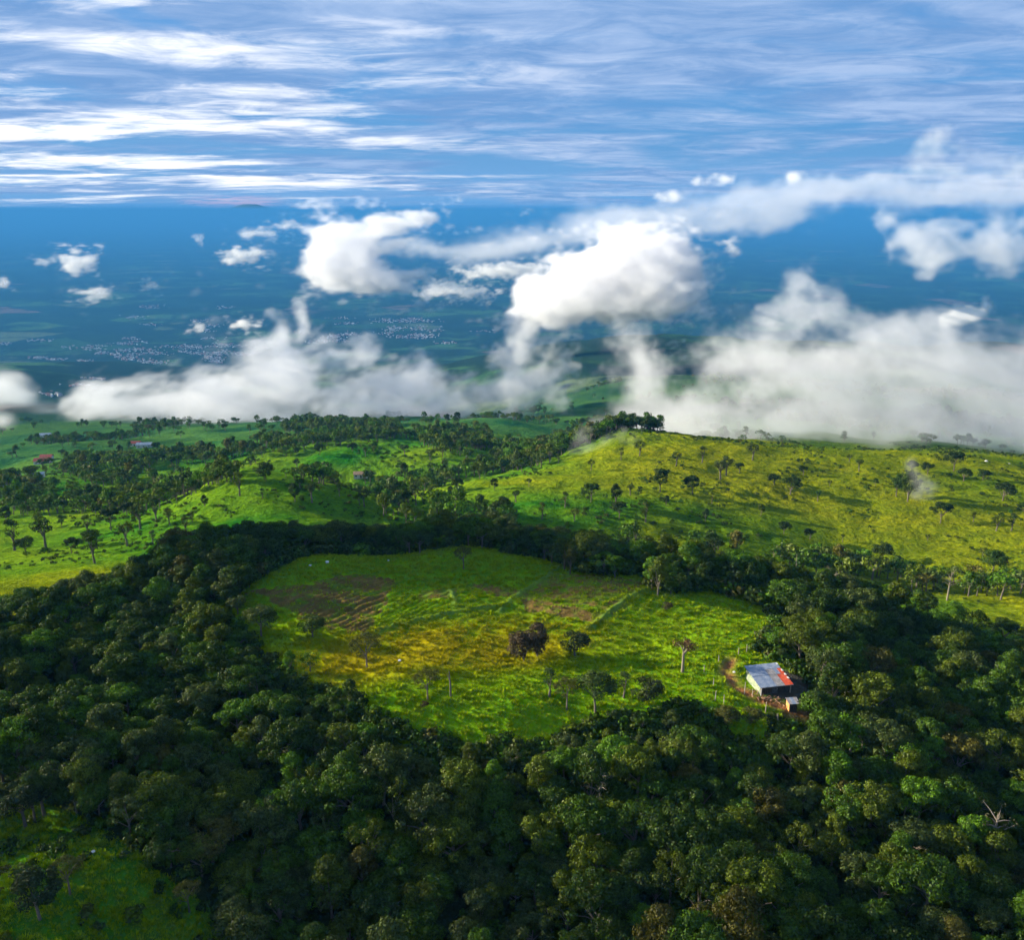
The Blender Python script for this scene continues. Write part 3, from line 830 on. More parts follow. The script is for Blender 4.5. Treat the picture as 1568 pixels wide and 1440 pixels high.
# single trees of the pastures, as (column, row of the foot, kind, height in metres, colour index)
PASTURE_PX = [
    (1011, 752, 'f', 9, 0), (1060, 756, 'f', 7, 0), (943, 772, 'f', 7.5, 0), (905, 770, 'f', 7, 1), (757, 752, 'f', 5, 0), (700, 752, 'f', 5.5, 0), (620, 735, 'f', 9, 0),
    (988, 802, 't', 8, 2), (865, 778, 't', 6, 2), (770, 792, 'f', 7, 0), (880, 800, 't', 5, 2), (948, 795, 'f', 6, 0), (1210, 758, 'f', 8, 0), (1252, 768, 't', 5, 4), (1165, 790, 'f', 4.5, 2),
    (1185, 745, 'f', 5.5, 0), (1080, 798, 'f', 4.5, 0), (1440, 802, 'f', 8, 0), (1525, 815, 't', 6.5, 2), (1548, 815, 't', 7, 0), (1535, 768, 'f', 8, 0), (1390, 768, 'f', 12, 0), (1372, 760, 'f', 9, 1),
    (1475, 738, 'f', 6, 0), (1505, 736, 'f', 5, 0), (1396, 722, 'f', 5, 0), (1420, 728, 'f', 6, 0), (1460, 722, 'f', 9, 0), (1315, 722, 't', 6, 2), (1300, 708, 't', 4, 2), (1230, 728, 'f', 4.5, 0),
    (1200, 820, 'f', 5, 0), (1240, 828, 'f', 4.5, 0), (1103, 735, 't', 9, 3), (1112, 728, 't', 9, 3), (1152, 705, 't', 8, 3), (1132, 725, 'f', 4.5, 0), (1075, 710, 't', 8, 2), (1035, 715, 't', 7, 2),
    (979, 700, 't', 8, 2), (951, 705, 't', 6, 2), (1015, 660, 'f', 10, 0), (1505, 855, 't', 4, 2), (1350, 860, 'f', 7, 0), (1520, 880, 'f', 8, 1), (855, 710, 't', 5, 2), (905, 720, 't', 5, 2),
    (830, 795, 't', 6, 2), (790, 770, 't', 5, 0), (660, 770, 't', 6, 2), (690, 760, 'f', 4, 0), (660, 735, 'f', 6, 0), (740, 718, 'f', 8, 0), (560, 700, 't', 6, 0), (490, 698, 'f', 7, 0),
    (455, 698, 'f', 5, 0), (540, 692, 'f', 6, 0), (340, 715, 'f', 9, 0), (315, 712, 't', 7, 0), (455, 720, 't', 7, 0), (405, 735, 'f', 7, 0), (290, 728, 't', 5, 2), (345, 660, 'f', 7, 0),
    (470, 650, 'f', 7, 0), (700, 648, 'f', 10, 0), (685, 650, 'f', 9, 0), (560, 650, 'f', 7, 0), (240, 690, 'f', 7, 0), (185, 700, 'f', 9, 0), (190, 745, 't', 9, 0), (95, 700, 'f', 6, 0),
    (367, 760, 't', 9, 2), (314, 778, 'f', 4.5, 0), (402, 765, 't', 4, 0), (452, 770, 'f', 7, 0), (460, 752, 't', 5, 0), (520, 760, 't', 5, 2), (478, 770, 't', 8, 0), (558, 775, 't', 7, 2),
    (215, 812, 't', 10, 2), (240, 800, 't', 9, 0), (170, 812, 'f', 8, 0), (135, 820, 't', 8, 2), (110, 848, 'f', 5, 0), (70, 840, 't', 11, 0), (22, 843, 't', 11, 0), (140, 838, 'f', 6, 0),
    (195, 835, 't', 8, 2), (260, 805, 't', 6, 2), (285, 818, 't', 6, 2), (235, 835, 't', 5, 2), (40, 848, 'f', 6, 0), (145, 862, 't', 9, 0), (10, 800, 'f', 7, 0), (60, 810, 't', 7, 2),
    (95, 808, 'f', 5, 1), (195, 790, 'f', 6, 0), (25, 770, 'f', 6, 1), (295, 800, 't', 4, 2), (1090, 770, 't', 4, 2), (1290, 830, 't', 3, 2), (1420, 830, 't', 3, 2), (1020, 775, 'f', 4, 0),
    (965, 760, 't', 5, 2), (735, 735, 't', 6, 2), (810, 745, 't', 3.5, 0), (1340, 745, 'f', 3.5, 1), (1568, 790, 'f', 5, 0), (1490, 800, 't', 4, 2), (1270, 745, 't', 3, 2),
]
PLACES = [
    (lambda x, y: x < 330 and y > 780, 'among the left pastures behind the wood'),
    (lambda x, y: x < 250, 'near the red roofed farms'),
    (lambda x, y: 250 <= x < 620 and y > 742, 'on the green knoll'),
    (lambda x, y: x < 620 and y < 680, 'on the ridge under the cloud'),
    (lambda x, y: x < 620, 'on the hills behind the knoll'),
    (lambda x, y: x < 840 and y < 680, 'on the brown hilltop under the cloud'),
    (lambda x, y: x < 840, 'on the lit spur right of the knoll'),
    (lambda x, y: x < 1100 and y < 725, 'on the hill crest beneath the fog'),
    (lambda x, y: x < 1100, 'on the left part of the wide pasture'),
    (lambda x, y: x < 1330 and y < 735, 'on the misty top of the wide pasture'),
    (lambda x, y: x < 1330, 'in the middle of the wide pasture'),
    (lambda x, y: y < 745, 'on the misty right end of the pasture top'),
    (lambda x, y: True, 'on the right part of the wide pasture')]
def build_pasture_trees():
    recs = []
    for px, py, k, h, c in PASTURE_PX:
        x, y = G(px, py)
        if k == 'f':
            s = int(rng.choice([0, 3, 4, 2, 7, 3])); kit = NEAR_T[s]; tot = SHAPES[s][1] + SHAPES[s][2]; desc = SHAPES[s][8]
        else:
            s = int(rng.integers(2)); kit = THIN_T[s]; tot = THIN_S[s][1] + THIN_S[s][2]; desc = ['thin ragged', 'spindly tall', 'thin flat topped'][s]
        ph = next(t for f, t in PLACES if f(px, py))
        recs.append((px, x, y, kit, h * 1.12 / tot, c, f'{desc} {PAL[c][0]} tree', ph))
    groups = {}
    for r_ in recs: groups.setdefault((r_[6], r_[7]), []).append(r_)
    for (base, ph), L in groups.items():
        L.sort(key=lambda r_: r_[0])
        for k, (px, x, y, kit, s, c, _, _) in enumerate(L):
            pre = '' if len(L) == 1 else ['leftmost ', 'middle ' if len(L) == 3 else 'second from left, '][min(k, 1)] if k < len(L) - 1 else 'rightmost '
            if len(L) > 3 and 1 < k < len(L) - 1: pre = ORD[k] + ' from left, '
            plant_tree('pasture_tree', kit, x, y, s * (1.15 if s > 0 and kit in NEAR_T else 1), rng.random() * 6.28, np.array(PAL[c][1]) * rng.uniform(.7, 1.0), f'{pre}{base} {ph}', group='single trees on the far pastures', z=float(H(x, y)) - (1.5 * s if kit in NEAR_T else 0.1))

def build_field_trees():
    def put(px, py, kit, tot, h, col, label, bark=None, name='field_tree', sz=1.0, rot=0.5, sink=0.0):
        x, y = G(px, py)
        return plant_tree(name, kit, x, y, h / (tot - sink), rot, col, label, bark=bark, sz=sz, z=float(H(x, y)) - sink * h / (tot - sink) * sz)
    T = lambda i: (NEAR_T[i], SHAPES[i][1] + SHAPES[i][2])
    S = lambda i: (THIN_T[i], THIN_S[i][1] + THIN_S[i][2])
    ol, gr, dk, br = (0.075, 0.080, 0.012), (0.045, 0.075, 0.012), (0.025, 0.040, 0.012), (0.060, 0.042, 0.020)
    put(562, 1024, *T(5), 7.6, ol, 'sparse olive tree with forked dark trunk on the yellow grass', sink=1.2)
    put(479, 976, *T(3), 5.0, gr, 'small round tree at the foot of the ploughed slope', sink=1.6)
    put(803, 1014, *T(0), 6.4, br, 'large reddish brown tree in the middle of the clearing', rot=2, sink=3.0)
    put(822, 1006, *T(7), 7.4, br, 'taller reddish tree crowding behind the large brown one', rot=1, sink=2.6)
    put(880, 1006, *T(3), 5.4, dk, 'small dark round tree right of the reddish brown pair', sink=1.6)
    put(655, 1074, *T(5), 6.6, ol, 'sparse olive tree beside the bare trunk')
    put(710, 872, *T(5), 6.2, ol, 'olive tree leaning at the corner of the upper fields')
    put(873, 880, *T(7), 6.8, ol, 'narrow olive tree on the field bank below the belt')
    put(1045, 1030, *S(2), 7.0, (0.09, 0.05, 0.02), 'thin pale stemmed tree with few brown leaves in the bright meadow', bark=PALE_BARK)
    put(1021, 936, *T(3), 2.0, (.07, .06, .02), 'low brown shrub at the top of the bright meadow', name='field_shrub', sink=2.6)
    put(841, 1068, *S(1), 6.0, gr, 'thin tree at the lower edge, below the brown pair')
    put(955, 1070, *S(1), 5.5, gr, 'thin stemmed tree left of the dark shrub')
    put(868, 1088, *T(5), 6.5, ol, 'olive tree with a straight trunk at the lower edge of the meadow')
    put(912, 1092, *T(0), 8.0, gr, 'full green tree at the lower edge of the meadow')
    put(990, 1076, *T(3), 4.6, (.04, .055, .012), 'dark round shrub at the shadowed lower edge of the meadow', name='field_shrub', sink=2.6)
    put(1150, 1110, *T(3), 3.0, ol, 'low olive shrub below the red soil track', name='field_shrub', sink=2.6)
    put(1112, 1112, *T(0), 3.6, ol, 'broad olive bush under the meadow corner', name='field_shrub', sink=2.6)
    put(1192, 1010, *T(3), 2.4, gr, 'small green bush behind the shed roof', name='field_shrub', sink=2.6)
    put(650, 1084, *T(3), 1.2, br, 'tiny brown bush below the sparse olive tree', name='field_shrub', sink=2.6)
    put(40, 1270, *T(3), 8.0, dk, 'dark slim tree on the lit patch of the lower left slope, nearest the frame edge')
    put(54, 1262, *T(7), 9.0, gr, 'upright dark tree in the middle of the three on the lower left slope')
    put(68, 1250, *T(3), 8.0, gr, 'third dark tree of the row on the lower left slope')
    put(62, 1412, *T(0), 7.5, dk, 'round dark tree alone on the lowest left of the slope')
    put(108, 1372, *T(5), 6.0, ol, 'small ragged olive tree in the middle of the lower left slope')
    put(290, 1398, *T(5), 5.0, ol, 'open leafy young tree at the foot of the lower left slope')
    for (px, py, h, words) in ((690, 1068, 5.4, 'bare dead trunk standing in the lower meadow'), (1190, 1118, 3.2, 'pale bare pole below the shed'), (1218, 885, 9, 'pale bare trunk in the belt above the meadow'),
                               (380, 1035, 3.0, 'thin bare stem at the left edge of the yellow grass')):
        x, y = G(px, py)
        v, f = tube([(0, 0, -.6), (0.05, 0, h * .5), (0.25, 0.1, h)], [0.22, .16, .07], 7)
        t0 = (mesh_np('dead_trunk', [tuple(p) for p in v], f, True), None)
        e = plant_tree('dead_tree', t0, x, y, 1, rng.random() * 6, None, words, bark=PALE_BARK if 'pale' in words else None)
        v, f = tube([(0.05, 0, h * .55), (0.5, 0.2, h * .75), (0.8, 0.3, h * .9)], [0.09, .06, .02], 5)
        o = link('branch', mesh_np('branch', [tuple(p) for p in v], f, True), BARK, e)
    # pale, half bare trees standing out of the wood
    for (px, py, h, words) in ((915, 1262, 11, 'pale half bare tree rising from the dark hollow'), (1270, 930, 10, 'pale forked bare tree above the meadow belt'), (1512, 1330, 10, 'bare twiggy tree near the lower right corner'),
                               (1450, 920, 11, 'pale leaning tree at the right end of the belt')):
        x, y = G(px, py)
        r_ = np.random.default_rng(int(px))
        V, Fc = tube([(0, 0, -.6), (0.1, 0, h * .45), (0.3, .1, h * .8), (0.2, 0.1, h)], [0.34, .25, .12, .04], 7)
        V = list(V); Fc = list(Fc); tips = []
        for k in range(16):
            s = Vector((0.2, 0.05, h * r_.uniform(.45, .9))); a = r_.random() * 6.28; L = r_.uniform(1.2, 3.0)
            e = s + Vector((math.cos(a) * L, math.sin(a) * L, L * r_.uniform(.3, .9)))
            v, f = tube([s, s.lerp(e, .5) + Vector((0, 0, .2)), e], [0.11, .07, .02], 5)
            o = len(V); V += v; Fc += [tuple(i + o for i in q) for q in f]; tips.append(e)
        trunk = mesh_np('bare_trunk', [tuple(p) for p in V], Fc, True)
        lv, lf = leaves(r_, np.array([tuple(t) for t in tips]), np.full(len(tips), .6), 10, .35)
        cr = mesh_np('sparse_crown', lv, lf)
        plant_tree('bare_tree', (trunk, cr), x, y, 1, 0, (.09, .085, .04), words, bark=PALE_BARK)

# ------------------------------------------------------------------ grass and undergrowth, past counting
def build_grass():
    r = np.random.default_rng(5)
    def tuft(n, h, w):
        V = []; 
        for i in range(n):
            a = r.random() * 6.28; d = np.array([math.cos(a), math.sin(a), 0]); s = np.array([-d[1], d[0], 0]) * w
            p = d * r.random() * .28; tip = p + d * h * r.uniform(.2, .6) + np.array([0, 0, h * r.uniform(.6, 1.1)])
            V.append([p - s, p + s, tip + s * .4, tip - s * .4])
        V = np.array(V).reshape(-1, 3)
        return mesh_np('tuft', V, np.arange(len(V)).reshape(-1, 4))
    def grass_mat():
        m, nt, b = principled('grass_blades', 1.0, 0.0)
        oi = N(nt, 'ShaderNodeObjectInfo')
        c = mixc(nt, oi.outputs['Random'], (0.120, 0.205, 0.003), (0.28, 0.35, 0.004))
        geo = N(nt, 'ShaderNodeNewGeometry')
        # the golden patch in the middle of the clearing
        cxy = np.array(YELLOW).mean(0)
        mp = N(nt, 'ShaderNodeMapping'); mp.vector_type = 'POINT'
        nt.links.new(geo.outputs['Position'], mp.inputs['Vector'])
        sp = N(nt, 'ShaderNodeSeparateXYZ'); nt.links.new(geo.outputs['Position'], sp.inputs[0])
        dx = math_(nt, 'DIVIDE', math_(nt, 'SUBTRACT', sp.outputs[0], float(cxy[0])), 34.0)
        dy = math_(nt, 'DIVIDE', math_(nt, 'SUBTRACT', math_(nt, 'SUBTRACT', sp.outputs[1], float(cxy[1])), math_(nt, 'MULTIPLY', dx, 7.5)), 14.0)
        d2 = math_(nt, 'ADD', math_(nt, 'MULTIPLY', dx, dx), math_(nt, 'MULTIPLY', dy, dy))
        c = mixc(nt, mapr(nt, d2, 2.0, 0.2, 0, 0.9), c, (0.34, 0.285, 0.004))
        nt.links.new(c, b.inputs['Base Color'])
        return m
    gm = grass_mat()
    ms = [tuft(9, .42, .05), tuft(12, .34, .06), tuft(7, .55, .05)]
    for m_ in ms: m_.materials.append(gm)
    key_meshes['TUFT'] = [(None, m_) for m_ in ms]
    a = np.array(CLEAR); lo, hi = a.min(0), a.max(0)
    q = rng.uniform(lo, hi, (120000, 2))
    q = q[inside(CLEAR, q[:, 0], q[:, 1])]
    for b, keep_ in zip(BROWN, (.14, .1, .2, .2, .4)): q = q[~inside(b, q[:, 0], q[:, 1]) | (rng.random(len(q)) < keep_)]
    q = q[np.hypot(q[:, 0] - HOUSE_XY[0] - 1, q[:, 1] - HOUSE_XY[1] - 3) > 6.5]
    q = q[seg_dist(q[:, 0], q[:, 1], YARD[0]) > 1.7]
    sl = np.array(SLOPE); l2, h2 = sl.min(0), sl.max(0)
    q2 = rng.uniform(l2, h2, (50000, 2)); q2 = q2[inside(SLOPE, q2[:, 0], q2[:, 1]) & (q2[:, 1] > 90)]
    q = np.concatenate([q[:62000], q2[:22000]])
    t = fbm2(q[:, 0] / 1.5 + .3 * q[:, 1], q[:, 1] / 1.1, 51, 3, .55)
    s = (0.5 + 0.8 * rng.random(len(q))) * (0.75 + 1.2 * np.clip(t, -.3, .5))
    z = clearing_relief(q[:, 0], q[:, 1], base_height(q[:, 0], q[:, 1])) - .03
    scatter('meadow_grass', q, z, s, 'TUFT', 'stuff')
    # undergrowth along the edges of the wood and rough clumps on the far pastures
    bush = []
    for i in range(4):
        rr_ = np.random.default_rng(400 + i)
        C, S = crown_clumps(rr_, .7, .7, .1, 6, .38)
        v, f = leaves(rr_, C, S, 26, .3)
        m_ = mesh_np('bush', v, f); m_.materials.append(LEAF_MASS); bush.append((None, m_))
    key_meshes['BUSH'] = bush
    ring = np.array(CLEAR + [CLEAR[0]])
    P = []
    for (ax, ay), (bx, by) in zip(ring[:-1], ring[1:]):
        L = math.hypot(bx - ax, by - ay)
        n = int(L * 3.2 * (3 if ay > 205 else 1))
        t_ = rng.random(n)[:, None]
        P.append(np.array([ax, ay]) * (1 - t_) + np.array([bx, by]) * t_ + rng.normal(size=(n, 2)) * 1.7 + ([0, 2.5] if ay > 205 else [0, 0]))
    P.append(rng.uniform([-82, 60], [100, 262], (9000, 2)))
    P = np.concatenate(P)
    lawn = inside(CLEAR, P[:, 0], P[:, 1]) & (seg_dist(P[:, 0], P[:, 1], [tuple(p) for p in ring]) > 2.5)
    lawn |= inside(SLOPE, P[:, 0], P[:, 1]) & (rng.random(len(P)) < .8)
    P = P[~lawn & inside(NEAR, P[:, 0], P[:, 1]) & (np.hypot(P[:, 0] - HOUSE_XY[0], P[:, 1] - HOUSE_XY[1] - 2) > 7.5) & (np.hypot(P[:, 0] - G(1208, 1090)[0], P[:, 1] - G(1208, 1090)[1]) > 5)]
    z = H(P[:, 0], P[:, 1])
    scatter('undergrowth', P, z, (0.9 + 1.4 * rng.random(len(P))) * np.where(P[:, 1] > 205, 1.7, 1), 'BUSH', 'stuff')
    # rough growth on the hills
    q = np.stack([rng.uniform(-420, 520, 90000), rng.uniform(268, 720, 90000)], 1)
    t = fbm2(q[:, 0] / 40, q[:, 1] / 40, 171, 4)
    q = q[(t + 0.12 * rng.random(len(q)) > 0.16) & (np.abs(q[:, 0]) < q[:, 1] * .72)][:9000]
    s = 0.3 + 1.5 * rng.random(len(q)) ** 4
    scatter('pasture_scrub', q, H(q[:, 0], q[:, 1]), s, 'BUSH', 'stuff')

# ------------------------------------------------------------------ buildings
def box(name, lo, hi, mat, parent, bev=0.0):
    bm = bmesh.new()
    bmesh.ops.create_cube(bm, size=1)
    for v in bm.verts:
        v.co = Vector([(lo[i] + hi[i]) / 2 + v.co[i] * (hi[i] - lo[i]) for i in range(3)])
    if bev: bmesh.ops.bevel(bm, geom=bm.edges, offset=bev, segments=1, affect='EDGES')
    me = bpy.data.meshes.new(name); bm.to_mesh(me); bm.free()
    return link(name, me, mat, parent)

def plain_mat(name, c1, c2, scale=2.0, rough=0.7, spec=0.3, metal=0.0, stretch=(1, 1, 1)):
    m, nt, b = principled(name, rough, spec)
    tc = N(nt, 'ShaderNodeTexCoord')
    v = vmul(nt, tc.outputs['Object'], stretch)
    n = noise(nt, v, scale, 6, 0.65)
    nt.links.new(mixc(nt, mapr(nt, n, .35, .65), c1, c2), b.inputs['Base Color'])
    b.inputs['Metallic'].default_value = metal
    return m

TIN = plain_mat('galvanised_tin', (0.15, 0.20, 0.29), (0.27, 0.30, 0.36), 0.9, 0.5, 0.5, 0.2)
TIN_OLD = plain_mat('weathered_tin', (0.20, 0.185, 0.18), (0.30, 0.28, 0.28), 1.3, 0.6, 0.4, 0.2)
TIN_RED = plain_mat('red_painted_tin', (0.42, 0.040, 0.012), (0.52, 0.09, 0.025), 1.6, 0.6, 0.4)
TIN_WHITE = plain_mat('white_trim', (0.42, 0.40, 0.38), (0.55, 0.54, 0.52), 2, 0.6, 0.4)
BOARD = plain_mat('dark_boards', (0.035, 0.030, 0.028), (0.085, 0.075, 0.07), 2, 0.85, 0.2, 0, (4, 4, .4))
BOARD_GREEN = plain_mat('pale_green_boards', (0.16, 0.21, 0.13), (0.30, 0.33, 0.24), 2, 0.8, 0.2)
ORANGE = plain_mat('orange_boards', (0.40, 0.17, 0.05), (0.52, 0.28, 0.11), 2, 0.8, 0.2)
POST = plain_mat('grey_post', (0.22, 0.18, 0.13), (0.42, 0.37, 0.30), 4, 0.9, 0.1)
REDROOF = plain_mat('red_roofing', (0.30, 0.055, 0.04), (0.42, 0.09, 0.06), .6, 0.7, 0.3)
WHITEWALL = plain_mat('pale_plaster', (0.5, 0.48, 0.44), (0.68, 0.66, 0.62), .6, 0.8, 0.2)
GREYROOF = plain_mat('grey_roofing', (0.30, 0.33, 0.36), (0.45, 0.47, 0.5), .6, 0.6, 0.4)
DARKGLASS = plain_mat('dark_pane', (0.02, 0.025, 0.03), (0.04, 0.045, 0.05), 1, 0.2, 0.5)
ROCK = plain_mat('pale_rock', (0.45, 0.43, 0.40), (0.7, 0.68, 0.64), 3, 0.9, 0.2)

def corrugated(name, x0, x1, y0, y1, zf, mat, parent, pitch=0.18, lift=0.0):
    """one corrugated sheet, thick, its ribs running down the slope; zf(y) gives the roof height"""
    n = max(4, int((x1 - x0) / pitch) * 2)
    bm = bmesh.new(); rows = []
    for top in (0, 1):
        g = []
        for yy in (y0, y1):
            g.append([bm.verts.new((x0 + (x1 - x0) * i / n, yy, zf(yy) + lift + (0.03 if i % 2 else 0) + (0.0 if top else -0.012))) for i in range(n + 1)])
        rows.append(g)
    for g in rows:
        for i in range(n): bm.faces.new((g[0][i], g[0][i + 1], g[1][i + 1], g[1][i]))
    for e in (0, 1):
        for i in range(n): bm.faces.new((rows[0][e][i], rows[0][e][i + 1], rows[1][e][i + 1], rows[1][e][i]))
    bmesh.ops.recalc_face_normals(bm, faces=bm.faces)
    me = bpy.data.meshes.new(name); bm.to_mesh(me); bm.free()
    return link(name, me, mat, parent)

def build_shed():
    fx, fy = G(1164, 1064); gx, gy = G(1217, 1062)
    ang = math.atan2(gy - fy, gx - fx)
    w = (math.hypot(gx - fx, gy - fy) - 0.5) * .9
    z = clearing_relief(np.array([fx]), np.array([fy + 1.5]), base_height(np.array([fx]), np.array([fy + 1.5])))[0]
    s = bpy.data.objects.new('shed', None); COL.objects.link(s)
    s.location = (fx, fy, z); s.rotation_euler = (0, 0, ang + R(1))
    tag(s, 'wooden shed with a grey tin roof, orange red at its right edge', 'shed')
    d = 6.3; hf, hb = 2.0, 2.7
    hz = lambda y: hf + (hb - hf) * y / d
    # front wall, board by board
    nb = 10
    for i in range(nb):
        a, b_ = w * i / nb, w * (i + 1) / nb - .03
        if i in (4, 5): continue
        box('board', (a, 0.02 * (i % 2), -.3), (b_, 0.07 + .02 * (i % 2), hf - .05), BOARD, s)
    dr = box('door', (w * .4 + .02, -.02, -.25), (w * .6 - .05, .04, hf - .15), plain_mat('door_boards', (.06, .065, .07), (.12, .12, .12), 2), s)
    box('handle', (w * .56, -.06, .85), (w * .58, -.02, 1.0), POST, dr)
    for i in range(11):
        a, b_ = d * i / 11, d * (i + 1) / 11 - .03
        box('board', (-.07, a + .1, -.3), (-.02, b_ + .1, hz(a) - .06), BOARD_GREEN, s)
        box('board', (w + .0, a + .1, -.3), (w + .05, b_ + .1, hz(a) - .06), BOARD, s)
    box('rear_wall', (0, d - .02, -.3), (w, d + .05, hb - .1), BOARD, s)
    for (px_, py_) in ((0, -.35), (w, -.35)):
        box('post', (px_ - .1, py_ - .1, -.3), (px_ + .08, py_ + .08, hf - .08), POST if px_ else TIN_WHITE, s)
    # roof sheets in two courses
    ov = .45; nc = 8; cw = (w + 2 * ov) / nc
    for i in range(nc):
        a = -ov + cw * i; b_ = a + cw + .03
        red = i >= 6
        m1 = TIN_RED if red else (TIN_OLD if i in (4, 5) else TIN)
        m2 = TIN_RED if (i == 7) else (TIN_OLD if i in (3, 4) else TIN)
        corrugated('roof_sheet', a, b_, -ov - .2, d * .52, hz, m1, s, lift=.02 * (i % 2) + rng.random() * .02)
        corrugated('roof_sheet', a, b_, d * .49, d * .80, hz, m2 if i == 7 else m1 if i < 6 else TIN_RED if i == 6 and False else m2, s, lift=.05 + .02 * (i % 2) + rng.random() * .02)
        corrugated('roof_sheet', a, b_, d * .78, d + ov, hz, TIN, s, lift=.09 + .02 * (i % 2))
    for k, yy in enumerate((d * .18, d * .38, d * .6, d * .96)):
        box('roof_patch', (w + ov - .25, yy, hz(yy) + .08), (w + ov + .05, yy + .7, hz(yy + .7) + .14), TIN_WHITE, s)
    box('fascia', (-ov - .04, -ov - .22, hf - .16), (w + ov, -ov - .2, hf - .06), TIN_WHITE, s)
    # small lean-to in front right
    x, y = G(1208, 1090)
    e = bpy.data.objects.new('outhouse', None); COL.objects.link(e)
    e.location = (x, y, float(H(x, y)) + .1); e.rotation_euler = (0, 0, ang - R(6)); e.scale = (.78, .78, .85)
    tag(e, 'tiny outhouse with pale tin roof and sunlit orange side wall below the shed', 'outhouse')
    box('side_wall', (0, 0, -.4), (.05, 2.2, 1.7), ORANGE, e); box('front_wall', (.05, 0, -.4), (1.9, .05, 1.5), BOARD, e)
    box('rear_wall', (.05, 2.15, -.4), (1.9, 2.2, 1.8), BOARD, e); box('side_wall', (1.9, 0, -.4), (1.95, 2.2, 1.6), BOARD, e)
    hz2 = lambda yy: 1.72 + .12 * yy
    for i in range(3): corrugated('roof_sheet', -.2 + i * .95, .78 + i * .95, -.2, 2.45, hz2, TIN_OLD if i != 1 else TIN, e, lift=.02 * i)
    # far hut
    x, y = G(1224, 957)
    e = bpy.data.objects.new('hut', None); COL.objects.link(e)
    e.location = (x, y, float(H(x, y)) + 1.2); e.rotation_euler = (0, 0, .35)
    tag(e, 'tiny hut with a pale blue tin roof between the meadow and the wood', 'hut')
    for (a, b_, c, d_) in ((0, 0, 2.6, .05), (0, 2.3, 2.6, 2.35), (0, .05, .05, 2.3), (2.55, .05, 2.6, 2.3)):
        box('wall', (a, b_, -1.6), (c, d_, 1.6), BOARD, e)
    hz3 = lambda yy: 1.65 + .22 * yy
    for i in range(3): corrugated('roof_sheet', -.2 + i * 1.0, .83 + i * 1.0, -.25, 2.7, hz3, TIN, e, lift=.02 * i)
    # fence posts along the meadow corner and the red track
    line = [(1078, 1030), (1092, 1052), (1095, 1075), (1088, 1094), (1108, 1078), (1140, 1062), (1152, 1066), (1143, 1000), (1130, 1008), (1235, 1092), (1100, 1016), (1172, 1092)]
    for k, (px, py) in enumerate(line):
        x, y = G(px, py); h = 1.5 + .4 * (k % 3)
        v, f = tube([(0, 0, -.3), (0.03, 0, h * .6), (.06 * (k % 3 - 1), 0.03, h)], [.09, .08, .06], 6)
        me = mesh_np('fence_post', [tuple(p) for p in v], f, True)
        o = link('fence_post', me, POST, loc=(x, y, float(H(x, y))))
        ph = ['near the meadow corner', 'left of the red track', 'beside the shed'][0 if px < 1100 else 1 if px < 1150 else 2]
        tag(o, f'{ORD[k]} weathered grey wooden post counted along the fence {ph}', 'post', 'fence posts round the shed')
    # scraps of timber strewn on the red soil, past telling apart
    tm = plain_mat('raw_timber', (.16, .07, .035), (.42, .24, .14), 1.5)
    bm = bmesh.new()
    for k in range(46):
        t = rng.random()
        x, y = G(1150 + 62 * t, 1063 + 17 * t + rng.uniform(-5, 5))
        m_ = Matrix.Translation((x, y, float(H(x, y)) + .03 + .12 * rng.random())) @ Matrix.Rotation(rng.random() * 3.14, 4, 'Z') @ Matrix.Rotation(rng.uniform(-.3, .3), 4, 'Y') @ Matrix.Diagonal((rng.uniform(.4, 1.5), .13, .10, 1))
        bmesh.ops.create_cube(bm, size=1, matrix=m_)
    me = bpy.data.meshes.new('timber_scraps'); bm.to_mesh(me); bm.free()
    tag(link('timber_scraps', me, tm), 'reddish timber scraps strewn over the bare soil in front of the shed', kind='stuff')

def house(px, py, w, d, h, rot, roofm, label, name='farmhouse', Yz=None):
    x, y = G(px, py)
    e = bpy.data.objects.new(name, None); COL.objects.link(e)
    e.location = (x, y, float(H(x, y))); e.rotation_euler = (0, 0, rot)
    tag(e, label, 'house')
    box('wall', (-w / 2, -d / 2, -2), (w / 2, d / 2, h), WHITEWALL, e)
    rh = d * .28
    bm = bmesh.new(); o_ = .5
    pts = [(-w / 2 - o_, -d / 2 - o_, h - .1), (w / 2 + o_, -d / 2 - o_, h - .1), (w / 2 + o_, 0, h + rh), (-w / 2 - o_, 0, h + rh), (-w / 2 - o_, d / 2 + o_, h - .1), (w / 2 + o_, d / 2 + o_, h - .1)]
    lo = [bm.verts.new(p) for p in pts]; hi = [bm.verts.new((p[0], p[1], p[2] + .15)) for p in pts]
    for g in (lo, hi):
        bm.faces.new((g[0], g[1], g[2], g[3])); bm.faces.new((g[3], g[2], g[5], g[4]))
    loop = [0, 1, 2, 5, 4, 3]
    for i in range(6):
        a, b_ = loop[i], loop[(i + 1) % 6]
        bm.faces.new((lo[a], lo[b_], hi[b_], hi[a]))
    bmesh.ops.recalc_face_normals(bm, faces=bm.faces)
    me = bpy.data.meshes.new('roof'); bm.to_mesh(me); bm.free()
    link('roof', me, roofm, e)
    for k in range(3):
        cx = -w / 2 + w * (k + .5) / 3
        if k == 1: box('door', (cx - .5, -d / 2 - .04, 0), (cx + .5, -d / 2 - .003, 2.0), BOARD, e)
        else: box('window', (cx - .6, -d / 2 - .04, 1.0), (cx + .6, -d / 2 - .003, 2.0), DARKGLASS, e)
    return e

